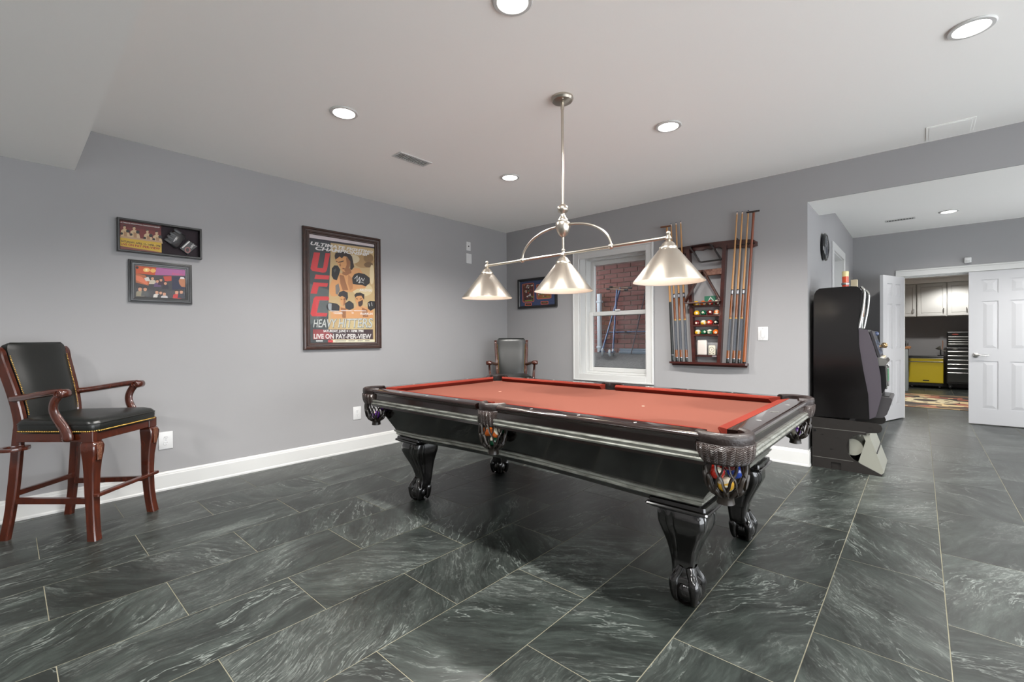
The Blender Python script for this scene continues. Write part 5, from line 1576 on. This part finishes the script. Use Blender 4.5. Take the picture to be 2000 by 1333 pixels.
q = MB(); q.box(3.585, Y0 + 0.010, 0.0, 3.84, Y1 - 0.010, 0.43); q.build('stand_body', m_sat, sm)
q = MB(); q.prism([(3.93, 0.325), (3.975, 0.318), (4.068, 0.030), (4.050, 0.012), (3.90, 0.080), (3.95, 0.27)], Y0 + 0.012, Y1 - 0.012, 'y'); fr_ = q.build('foot_rest', m_stl, sm, 25)
q = MB(); q.box(-0.004, Y0 + 0.02, -0.004, 0.004, Y1 - 0.02, 0.004, M=T(4.022, 0, 0.178)); q.build('foot_rest_joint', m_joint, fr_)
q = MB(); q.tube([(3.86, Y0 + 0.05, 0.2), (3.86, Y1 - 0.05, 0.2)], 0.07, 20); q.build('inner_drum', m_stl, sm, 40)
# things on top of it
t = thing('candle_lamp', 'small cream and red glass lamp with a chrome band on top of the game machine', 'lamp', (3.797, 0.25, 1.553))
q = MB(); q.lathe([(0.0, 0), (0.022, 0), (0.024, 0.02), (0.024, 0.030)], 18); q.build('base', pm('red_plastic', (206, 70, 44), 0.25), t, 40)
q = MB(); q.lathe([(0.024, 0.030), (0.029, 0.033), (0.030, 0.042), (0.029, 0.050), (0.024, 0.053)], 18, cap=False); q.build('chrome_band', m_chr, t, 40)
q = MB(); q.lathe([(0.024, 0.053), (0.0245, 0.105), (0.0, 0.105)], 18); q.build('red_glass', pm('red_glass', (222, 84, 44), 0.15, coat=0.4), t, 40)
q = MB(); q.lathe([(0.0245, 0.105), (0.0250, 0.150), (0.021, 0.152), (0.0, 0.145)], 18); q.build('cream_glass', pm('cream_glass', (248, 232, 170), 0.2, coat=0.3), t, 40)
t = thing('small_carton', 'small beige box on top of the game machine beside the candle lamp', 'box', (3.850, 0.36, 1.553))
q = MB(); q.box(-0.024, -0.024, 0, 0.024, 0.024, 0.082, 0.002, 1); q.build('carton', pm('beige_card', (206, 194, 164), 0.5), t)
q = MB(); q.box(-0.018, -0.0248, 0.010, 0.018, -0.0238, 0.018); q.build('printed_line', pm('beige_print', (140, 128, 96), 0.6), t)
# ================================================================ small fixtures on walls and ceiling
def outlet(label, loc, rz, w_=0.088, h_=0.132):
    t = thing('wall_outlet', label, 'outlet', loc, rz)
    q = MB(); q.box(-w_ / 2, -0.006, -h_ / 2, w_ / 2, 0, h_ / 2, 0.0035, 2); q.build('plate', m_plastic, t, 40)
    for s_ in (-1, 1):
        q = MB(); q.lathe([(0.0, 0.0), (0.0155, 0.0), (0.0155, 0.0085), (0.0, 0.0085)], 20, T(0, 0, s_ * 0.0205) @ RX(PI / 2)); rc = q.build('receptacle', m_plastic, t, 40)
        q = MB()
        for x in (-0.006, 0.006): q.box(x - 0.0011, -0.0090, s_ * 0.0205 + 0.000, x + 0.0011, -0.0084, s_ * 0.0205 + 0.008)
        q.box(-0.002, -0.0090, s_ * 0.0205 - 0.010, 0.002, -0.0084, s_ * 0.0205 - 0.006); q.build('slots', m_slotdark, rc)
    q = MB(); q.lathe([(0, 0), (0.003, 0), (0.003, 0.0068), (0, 0.0068)], 10, RX(PI / 2)); q.build('screw', m_ring, t)
    return t
outlet('white power outlet low on the left wall beside the tall chair', (0.0005, -3.864, 0.379), PI / 2)
outlet('white power outlet low on the left wall under the large poster', (0.0005, -2.281, 0.384), PI / 2)
t = thing('wall_plate', 'upper small white jack plate high on the left wall near the corner', 'wall plate', (0.0005, -0.722, 2.310), PI / 2)
q = MB(); q.box(-0.036, -0.006, -0.055, 0.036, 0, 0.055, 0.003, 2); q.build('plate', m_plastic, t, 40)
q = MB(); q.lathe([(0, 0), (0.008, 0), (0.008, 0.012), (0, 0.012)], 12, RX(PI / 2)); q.build('jack', m_slotdark, t)
q = MB(); q.lathe([(0, 0), (0.003, 0), (0.003, 0.0075), (0, 0.0075)], 8, T(0, 0, 0.042) @ RX(PI / 2)); q.build('screw', m_slotdark, t)
t = thing('wall_plate', 'lower larger white blank plate high on the left wall near the corner', 'wall plate', (0.0005, -0.715, 2.155), PI / 2)
q = MB(); q.box(-0.045, -0.006, -0.062, 0.045, 0, 0.062, 0.003, 2); q.build('plate', m_plastic, t, 40)
q = MB(); q.box(-0.017, -0.008, -0.034, 0.017, -0.005, 0.034, 0.002, 1); q.build('insert', m_plastic, t)
t = thing('light_switch', 'white rocker light switch right of the cue rack', 'switch', (3.205, -0.0005, 1.164), 0)
q = MB(); q.box(-0.042, -0.006, -0.063, 0.042, 0, 0.063, 0.004, 2); q.build('plate', m_plastic, t, 40)
q = MB(); q.box(-0.017, -0.010, -0.034, 0.017, -0.005, 0.034, 0.003, 1, T(0, 0, 0) @ RX(0.06)); q.build('rocker', m_plastic, t, 40)
for z in (-0.048, 0.048):
    q = MB(); q.lathe([(0, 0), (0.0028, 0), (0.0028, 0.0068), (0, 0.0068)], 8, T(0, 0, z) @ RX(PI / 2)); q.build('screw', m_ring, t)
# wall clock on the hall wall
t = thing('wall_clock', 'round black wall clock seen edge-on on the hall wall above the game machine', 'clock', (XC + 0.001, 0.80, 2.026), PI / 2)
q = MB(); q.lathe([(0.0, 0.0), (0.10, 0.0), (0.130, 0.010), (0.138, 0.024), (0.132, 0.036), (0.118, 0.040), (0.114, 0.034)], 40, RX(PI / 2), cap=False); q.build('rim', pm('clock_rim', (34, 36, 38), 0.15, coat=0.5), t, 50)
q = MB(); q.lathe([(0.0, 0.033), (0.116, 0.033)], 40, RX(PI / 2), cap=False); fc = q.build('face', pm('clock_face', (74, 78, 88), 0.3), t)
for k in range(12):
    a = k * PI / 6; q = MB(); q.box(-0.003, -0.035, 0.086, 0.003, -0.0335, 0.104, M=RY(a)); q.build('hour_mark', m_white_ink, fc)
q = MB(); q.lathe([(0.116, 0.036), (0.09, 0.046), (0.05, 0.053), (0.0, 0.055)], 40, RX(PI / 2), cap=False); q.build('lens', m_pglass, t, 60)
for a, l in ((0.9, 0.06), (-1.4, 0.09)):
    q = MB(); q.box(-0.003, -0.037, -0.01, 0.003, -0.0355, l, M=RY(a)); q.build('hand', m_white_ink, t)
# motion sensor over the double door
t = thing('motion_sensor', 'small white sensor box on the wall above the double door', 'sensor', (4.737, YD - 0.0005, 2.092), 0)
q = MB(); q.box(-0.033, -0.034, -0.036, 0.033, 0, 0.036, 0.010, 3); q.build('case', m_plastic, t, 40)
q = MB(); q.box(-0.020, -0.037, -0.024, 0.020, -0.030, 0.004, 0.006, 2); q.build('lens', pm('sensor_lens', (214, 214, 212), 0.5), t, 40)
# ceiling vents and access panel
def vent(label, x, y, z, lx, ly, n_, along):
    t = thing('ceiling_vent', label, 'vent', (x, y, z), 0)
    q = MB(); w_ = 0.018
    q.box(-lx, -ly, -0.006, -lx + w_, ly, 0, 0.002, 1); q.box(lx - w_, -ly, -0.006, lx, ly, 0, 0.002, 1); q.box(-lx + w_, -ly, -0.006, lx - w_, -ly + w_, 0, 0.002, 1); q.box(-lx + w_, ly - w_, -0.006, lx - w_, ly, 0, 0.002, 1)
    q.build('frame', m_trim, t)
    q = MB(); q.add([(-lx + w_, -ly + w_, -0.0008), (lx - w_, -ly + w_, -0.0008), (lx - w_, ly - w_, -0.0008), (-lx + w_, ly - w_, -0.0008)], [(0, 1, 2, 3)]); q.build('duct', pm('duct_dark', (70, 68, 66), 0.8), t)
    for k in range(n_):
        u = (k + 0.5) / n_ * 2 - 1
        q = MB()
        if along == 'y': q.box(-lx + w_, u * (ly - w_) - 0.003, -0.007, lx - w_, u * (ly - w_) + 0.003, -0.001, M=None)
        else: q.box(u * (lx - w_) - 0.003, -ly + w_, -0.007, u * (lx - w_) + 0.003, ly - w_, -0.001)
        q.build('slat', m_trim, t)
vent('white slotted air vent in the main ceiling left of the pendant', 1.215, -2.45, H, 0.062, 0.155, 14, 'y')
vent('thin white slotted air vent in the hall ceiling', 4.10, 2.65, HH, 0.140, 0.055, 9, 'x')
t = thing('access_panel', 'square painted access panel flush in the ceiling near the hall header', 'access panel', (4.44, -0.19, H), 0)
q = MB(); q.box(-0.125, -0.145, -0.004, 0.125, 0.145, 0, 0.001, 1); q.build('frame', m_ceil, t)
q = MB(); q.box(-0.110, -0.130, -0.0055, 0.110, 0.130, -0.003, 0.001, 1); q.build('hatch', m_ceil, t)

# ================================================================ storage room through the double door
m_cab = pm('cabinet_white', (226, 226, 222), 0.4)
def cabinet_door(t, x0, x1, z0, z1, y, hx):
    q = MB(); q.box(x0, y - 0.012, z0, x1, y, z1)
    for a, b, c_, d in ((x0, x0 + 0.05, z0, z1), (x1 - 0.05, x1, z0, z1), (x0 + 0.05, x1 - 0.05, z0, z0 + 0.055), (x0 + 0.05, x1 - 0.05, z1 - 0.055, z1)):
        q.box(a, y - 0.022, c_, b, y - 0.012, d, 0.002, 1)
    d_ = q.build('door', m_cab, t)
    q = MB(); q.box(x0 + 0.062, y - 0.018, z0 + 0.067, x1 - 0.062, y - 0.012, z1 - 0.067, 0.005, 1); q.build('panel', m_cab, d_)
    q = MB(); q.tube([(hx, y - 0.022, z0 + 0.075), (hx, y - 0.045, z0 + 0.080), (hx, y - 0.045, z0 + 0.155), (hx, y - 0.022, z0 + 0.160)], 0.006, 8); q.build('handle', pm('satin_steel', (190, 188, 184)), d_)
CY = 8.67
for i, (x0, x1, doors) in enumerate(((3.42, 4.22, ((3.43, 3.82, 3.79), (3.825, 4.21, 4.18))), (4.225, 4.70, ((4.235, 4.69, 4.655),)), (4.705, 5.18, ((4.715, 5.17, 5.00),)))):
    lab = ['left white wall cabinet of the storage room, partly hidden by the open door', 'middle white wall cabinet with one panelled door in the storage room', 'white wall cabinet at the right end of the storage room row above the tool chest'][i]
    t = thing('wall_cabinet', lab, 'cabinet', (0, 0, 0), 0, 'storage room wall cabinets')
    q = MB(); q.box(x0, CY, 1.53, x1, SY1 - 0.001, 2.25, 0.002, 1); q.build('body', m_cab, t)
    for a, b, hx in doors: cabinet_door(t, a, b, 1.545, 2.235, CY, hx)
c = MB(); c.box(SX0, CY - 0.01, 2.255, SX1, SY1, HS); struct('trim_3', c, m_ceil)
# yellow work cabinet
m_yel = pm('tool_yellow', (222, 196, 34), 0.35, coat=0.2); m_tblk = pm('tool_black', (30, 31, 30), 0.35, coat=0.2)
t = thing('tool_cabinet', 'low yellow tool cabinet with a black top in the storage room', 'cabinet', (4.37, 8.62, 0))
q = MB(); q.box(-0.275, -0.22, 0.115, 0.275, 0.22, 0.650, 0.006, 1); q.build('body', m_yel, t)
q = MB(); q.box(-0.285, -0.235, 0.650, 0.285, 0.23, 0.685, 0.006, 1); q.build('top', m_tblk, t)
q = MB(); q.box(-0.27, -0.228, 0.575, 0.27, -0.22, 0.645, 0.003, 1); d_ = q.build('drawer', m_yel, t)
q = MB(); q.box(-0.272, -0.240, 0.558, 0.272, -0.226, 0.574, 0.003, 1); q.box(-0.272, -0.240, 0.636, 0.272, -0.226, 0.648, 0.003, 1); q.build('drawer_rail', m_chr, d_)
q = MB(); q.box(-0.27, -0.228, 0.125, 0.27, -0.22, 0.552, 0.003, 1); d_ = q.build('door', m_yel, t)
q = MB(); q.box(-0.045, -0.231, 0.155, 0.055, -0.227, 0.180); q.build('name_plate', m_tblk, d_)
q = MB(); q.box(-0.265, -0.20, 0.06, 0.265, 0.20, 0.115); q.build('plinth', m_tblk, t)
for x in (-0.22, 0.22):
    for y in (-0.17, 0.17):
        q = MB(); q.lathe([(0, -0.014), (0.026, -0.014), (0.030, -0.008), (0.030, 0.008), (0.026, 0.014), (0, 0.014)], 16, T(x, y, 0.030) @ RY(PI / 2)); q.box(x - 0.02, y - 0.018, 0.035, x + 0.02, y + 0.018, 0.062); q.build('castor', m_tblk, t, 40)
# black rolling tool chest in two stacked units
t = thing('tool_chest', 'tall dark rolling tool chest with many chrome drawer pulls in the storage room', 'tool chest', (5.02, 8.60, 0))
q = MB(); q.box(-0.33, -0.22, 0.12, 0.33, 0.22, 0.87, 0.008, 1); q.build('lower_body', m_tblk, t)
q = MB(); q.box(-0.32, -0.20, 0.875, 0.32, 0.20, 1.195, 0.010, 1); q.build('upper_body', m_tblk, t)
def drawer(z0, z1, y, hw):
    q = MB(); q.box(-hw, y - 0.012, z0, hw, y, z1, 0.003, 1); d_ = q.build('drawer', pm('drawer_dark', (52, 55, 52), 0.35, coat=0.2), t)
    q = MB(); q.box(-hw, y - 0.028, z1 - 0.018, hw, y - 0.010, z1 - 0.003, 0.004, 1); q.build('drawer_pull', m_chr, d_)
z = 1.10
for h_ in (0.045, 0.045, 0.045, 0.052): drawer(z - h_, z, -0.20, 0.305); z -= h_ + 0.004
z = 0.800
for h_ in (0.082, 0.082, 0.082, 0.082, 0.082, 0.20): drawer(z - h_, z, -0.22, 0.315); z -= h_ + 0.006
q = MB(); q.prism([(-0.30 + 0.05 * math.cos(a) + 0.10, 1.145 + 0.013 * math.sin(a)) for a in [k * PI / 8 for k in range(16)]], -0.2025, -0.200, 'y'); q.build('badge', pm('badge_red', (176, 80, 70), 0.4), t)
q = MB(); q.prism([(-0.20 + 0.045 * math.cos(a), 0.842 + 0.014 * math.sin(a)) for a in [k * PI / 2 for k in range(4)]], -0.2225, -0.220, 'y'); q.build('badge', pm('badge_silver', (170, 170, 160)), t)
q = MB(); q.tube([(-0.335, -0.12, 0.80), (-0.385, -0.12, 0.80), (-0.385, 0.12, 0.80), (-0.335, 0.12, 0.80)], 0.012, 8); q.build('side_handle', m_chr, t)
for x in (-0.27, 0.27):
    for y in (-0.16, 0.16):
        q = MB(); q.lathe([(0, -0.018), (0.044, -0.018), (0.050, -0.010), (0.050, 0.010), (0.044, 0.018), (0, 0.018)], 18, T(x, y, 0.050) @ RY(PI / 2)); q.box(x - 0.028, y - 0.03, 0.055, x + 0.028, y + 0.03, 0.122)
        ca = q.build('castor', m_tblk, t, 40)
        q = MB(); q.lathe([(0, 0.0), (0.026, 0.0), (0.026, 0.001)], 16, T(x - 0.0185, y, 0.050) @ RY(-PI / 2)); q.build('hub', m_plastic, ca)
# workbench behind the open leaf, with a few things on it
m_bench = pm('bench_wood', (190, 130, 78), 0.5, var=0.4, vscale=5, stretch=(1, 8, 8))
t = thing('workbench', 'wood-topped grey workbench in the storage room, half hidden by the open door', 'workbench', (3.62, 7.9, 0))
q = MB(); q.box(-0.50, -0.36, 0.86, 0.52, 0.36, 0.90, 0.004, 1); q.build('top', m_bench, t)
for x in (-0.45, 0.45):
    for y in (-0.31, 0.31): q = MB(); q.box(x - 0.03, y - 0.03, 0, x + 0.03, y + 0.03, 0.86, 0.003, 1); q.build('leg', pm('bench_grey', (150, 156, 156), 0.5), t)
q = MB(); q.box(-0.45, -0.33, 0.18, 0.45, 0.33, 0.21); q.build('shelf', pm('bench_grey', (150, 156, 156)), t)
t = thing('bench_grinder', 'small dark machine standing on the workbench corner', 'tool', (4.02, 7.66, 0.90))
q = MB(); q.lathe([(0, -0.05), (0.045, -0.05), (0.05, -0.03), (0.05, 0.03), (0.045, 0.05), (0, 0.05)], 18, T(0, 0, 0.075) @ RY(PI / 2)); q.box(-0.05, -0.05, 0, 0.05, 0.05, 0.03, 0.004, 1); q.build('motor', m_tblk, t, 40)
for x in (-0.075, 0.075): q = MB(); q.lathe([(0, -0.01), (0.055, -0.01), (0.055, 0.01), (0, 0.01)], 20, T(x, 0, 0.075) @ RY(PI / 2)); q.build('wheel', pm('wheel_grey', (90, 92, 92), 0.6), t, 40)
t = thing('shop_lamp', 'clear headed work lamp leaning between the yellow cabinet and the tool chest', 'lamp', (4.61, 8.72, 0.685))
q = MB(); q.lathe([(0, 0), (0.05, 0), (0.05, 0.015), (0.012, 0.02), (0.010, 0.14), (0, 0.14)], 16); q.build('base', m_tblk, t, 40)
q = MB(); q.lathe([(0.012, 0), (0.05, 0.06), (0.052, 0.075), (0, 0.075)], 18, T(0, 0, 0.13) @ RY(-0.7)); q.build('head', pm('lamp_grey', (150, 150, 140), 0.3, metal=0.5), t, 40)
q = MB(); q.tube(smoothpath([(0.02, 0, 0.14), (0.035, 0, 0.24), (0.03, 0, 0.33)], 5), 0.006, 8); q.build('stem', pm('stem_orange', (196, 130, 84), 0.4), t, 40)
# rug
def rug_material():
    m = bpy.data.materials.new('patterned_rug'); m.use_nodes = True
    nt = m.node_tree; N = nt.nodes; L = nt.links; b = N['Principled BSDF']; b.inputs['Roughness'].default_value = 0.95
    tc = N.new('ShaderNodeTexCoord'); mp_ = N.new('ShaderNodeMapping'); mp_.inputs['Scale'].default_value = (2.6, 3.4, 1); L.new(tc.outputs['Object'], mp_.inputs[0])
    v = N.new('ShaderNodeTexVoronoi'); v.distance = 'CHEBYCHEV'; v.inputs['Scale'].default_value = 1.6; L.new(mp_.outputs[0], v.inputs['Vector'])
    r = N.new('ShaderNodeValToRGB'); r.color_ramp.interpolation = 'CONSTANT'
    cols = [(40, 36, 34), (128, 72, 56), (48, 42, 38), (172, 150, 110), (60, 52, 46), (120, 84, 64)]
    el = r.color_ramp.elements
    while len(el) < len(cols): el.new(0.5)
    for i, c_ in enumerate(cols): el[i].position = i / len(cols); el[i].color = lin(c_)
    L.new(v.outputs['Color'], r.inputs[0]); L.new(r.outputs[0], b.inputs['Base Color'])
    return m
t = thing('area_rug', 'dark patterned rug with a pale oval on the storage room floor', 'rug', (4.35, 5.95, 0.0))
q = MB(); q.box(-0.85, -1.05, 0.0005, 0.85, 1.05, 0.008, 0.003, 1); q.build('pile', rug_material(), t)
q = MB(); m_rb = pm('rug_border', (184, 150, 110), 0.95, var=0.3, vscale=60)
for a, b in ((0.99, 1.04), (0.84, 0.87)):
    for s_ in (-1, 1): q.box(-0.83, s_ * a, 0.008, 0.83, s_ * b, 0.0092)
for s_ in (-1, 1): q.box(s_ * 0.79, -1.04, 0.008, s_ * 0.83, 1.04, 0.0092)
q.build('border', m_rb, t)
q = MB(); q.prism([(0.0 + 0.42 * math.cos(k * PI / 16), 0.0 + 0.42 * math.sin(k * PI / 16)) for k in range(32)], 0.008, 0.0094); md_ = q.build('medallion', pm('rug_cream', (196, 182, 146), 0.95, var=0.2, vscale=50), t)
q = MB(); q.prism([(0.0 + 0.16 * math.cos(k * PI / 10), 0.16 * math.sin(k * PI / 10)) for k in range(20)], 0.0094, 0.0100); q.build('medallion_centre', pm('rug_dark', (50, 40, 36), 0.95), md_)
for k in range(12):
    a = k * PI / 6; q = MB(); q.prism([(0.31 * math.cos(a) + 0.035 * math.cos(j * PI / 4), 0.31 * math.sin(a) + 0.035 * math.sin(j * PI / 4)) for j in range(8)], 0.0094, 0.0100); q.build('medallion_dot', pm('rug_dark', (50, 40, 36)), md_)

# ================================================================ outside the window
m_bl = pm('scooter_blue_steel', (104, 124, 158), 0.25, metal=0.6)
def scooter(label, x, y, z, top, rz):
    t = thing('kick_scooter', label, 'scooter', (x, y, z), 0, 'kick scooters outside the window')
    tp = Vector(top)
    q = MB(); q.tube([(0, 0, 0.07), tp], 0.013, 10); q.build('stem', m_bl, t, 40)
    d = Vector((math.cos(rz), math.sin(rz), -0.12)) * 0.15
    q = MB(); q.tube([tp - d, tp + d], 0.011, 10); q.build('handlebar', pm('scooter_bar', (150, 120, 100), 0.5), t, 40)
    for s_ in (-1, 1): q = MB(); q.tube([tp + d * s_ * 0.75, tp + d * s_ * 1.08], 0.015, 10); q.build('grip', m_tblk, t, 40)
    f = Vector((math.cos(rz - 1.2), math.sin(rz - 1.2), 0)); g_ = Vector((-f.y, f.x, 0))
    q = MB(); q.prism([tuple((f * a + g_ * b).xy) for a, b in ((0.02, -0.04), (0.30, -0.04), (0.30, 0.04), (0.02, 0.04))], 0.050, 0.066); q.build('deck', m_bl, t)
    for yy in (0.0, 0.32):
        c_ = f * yy; Mw = T(c_.x, c_.y, 0.050) @ RZ(math.atan2(f.y, f.x)) @ RX(PI / 2)
        q = MB(); q.lathe([(0.022, -0.014), (0.044, -0.012), (0.050, 0.0), (0.044, 0.012), (0.022, 0.014), (0.022, -0.014)], 20, Mw, cap=False); w_ = q.build('wheel', pm('wheel_pale', (196, 204, 212), 0.35), t, 40)
        q = MB(); q.lathe([(0, -0.016), (0.023, -0.016), (0.023, 0.016), (0, 0.016)], 12, Mw); q.build('hub', m_tblk, w_, 40)
    return t
scooter('left leaning kick scooter against the brick wall outside the window', 0.90, 1.04, 0.885, (0.235, 0.10, 0.955), 0.15)
scooter('upright kick scooter against the brick wall outside the window', 1.09, 1.00, 0.879, (0.050, 0.03, 0.925), 0.0)
t = thing('downpipe', 'white downpipe on the brick wall outside the window', 'pipe', (0.755, 1.20, 0.90))
q = MB(); q.box(-0.028, -0.025, 0.02, 0.028, 0.025, 0.88, 0.006, 2); q.build('pipe', pm('pipe_white', (216, 222, 228), 0.4), t, 40)
for z in (0.08, 0.75): q = MB(); q.box(-0.036, -0.03, z, 0.036, 0.045, z + 0.03, 0.003, 1); q.build('strap', pm('pipe_white', (216, 222, 228)), t)
t = thing('steel_rail', 'grey steel bars lying along the foot of the brick wall outside', 'bar', (1.45, 1.19, 0.905))
q = MB(); q.box(-0.36, -0.03, 0.0, 0.5, 0.03, 0.035, 0.004, 1); q.build('lower_bar', pm('bar_steel', (176, 190, 206), 0.3, metal=0.6), t)
q = MB(); q.box(-0.36, -0.01, 0.037, 0.5, 0.04, 0.070, 0.004, 1); q.build('upper_bar', pm('bar_steel', (176, 190, 206)), t)
t = thing('wall_pipe', 'thin blue horizontal pipe fixed across the brick wall outside the window', 'pipe', (1.2, 1.205, 1.21))
q = MB(); q.tube([(-0.28, 0, 0), (0.30, 0, 0.004), (0.7, 0, 0.006)], 0.011, 10); q.build('pipe', m_bl, t, 40)
for x in (-0.02, 0.5): q = MB(); q.box(x - 0.02, -0.014, -0.014, x + 0.02, 0.045, 0.014, 0.003, 1); q.build('clip', m_tblk, t)
t = thing('garden_stake', 'thin dark stake leaning on the brick wall at the right of the window', 'stake', (1.30, 1.12, 0.9))
q = MB(); q.tube([(0, 0, 0), (0.165, 0.10, 0.84)], 0.008, 8); q.build('rod', pm('stake_dark', (70, 60, 70), 0.5), t, 40)
q = MB(); q.lathe([(0, 0), (0.012, 0), (0.012, 0.03), (0, 0.03)], 10, T(0.163, 0.099, 0.82)); q.build('stake_cap', m_tblk, t)
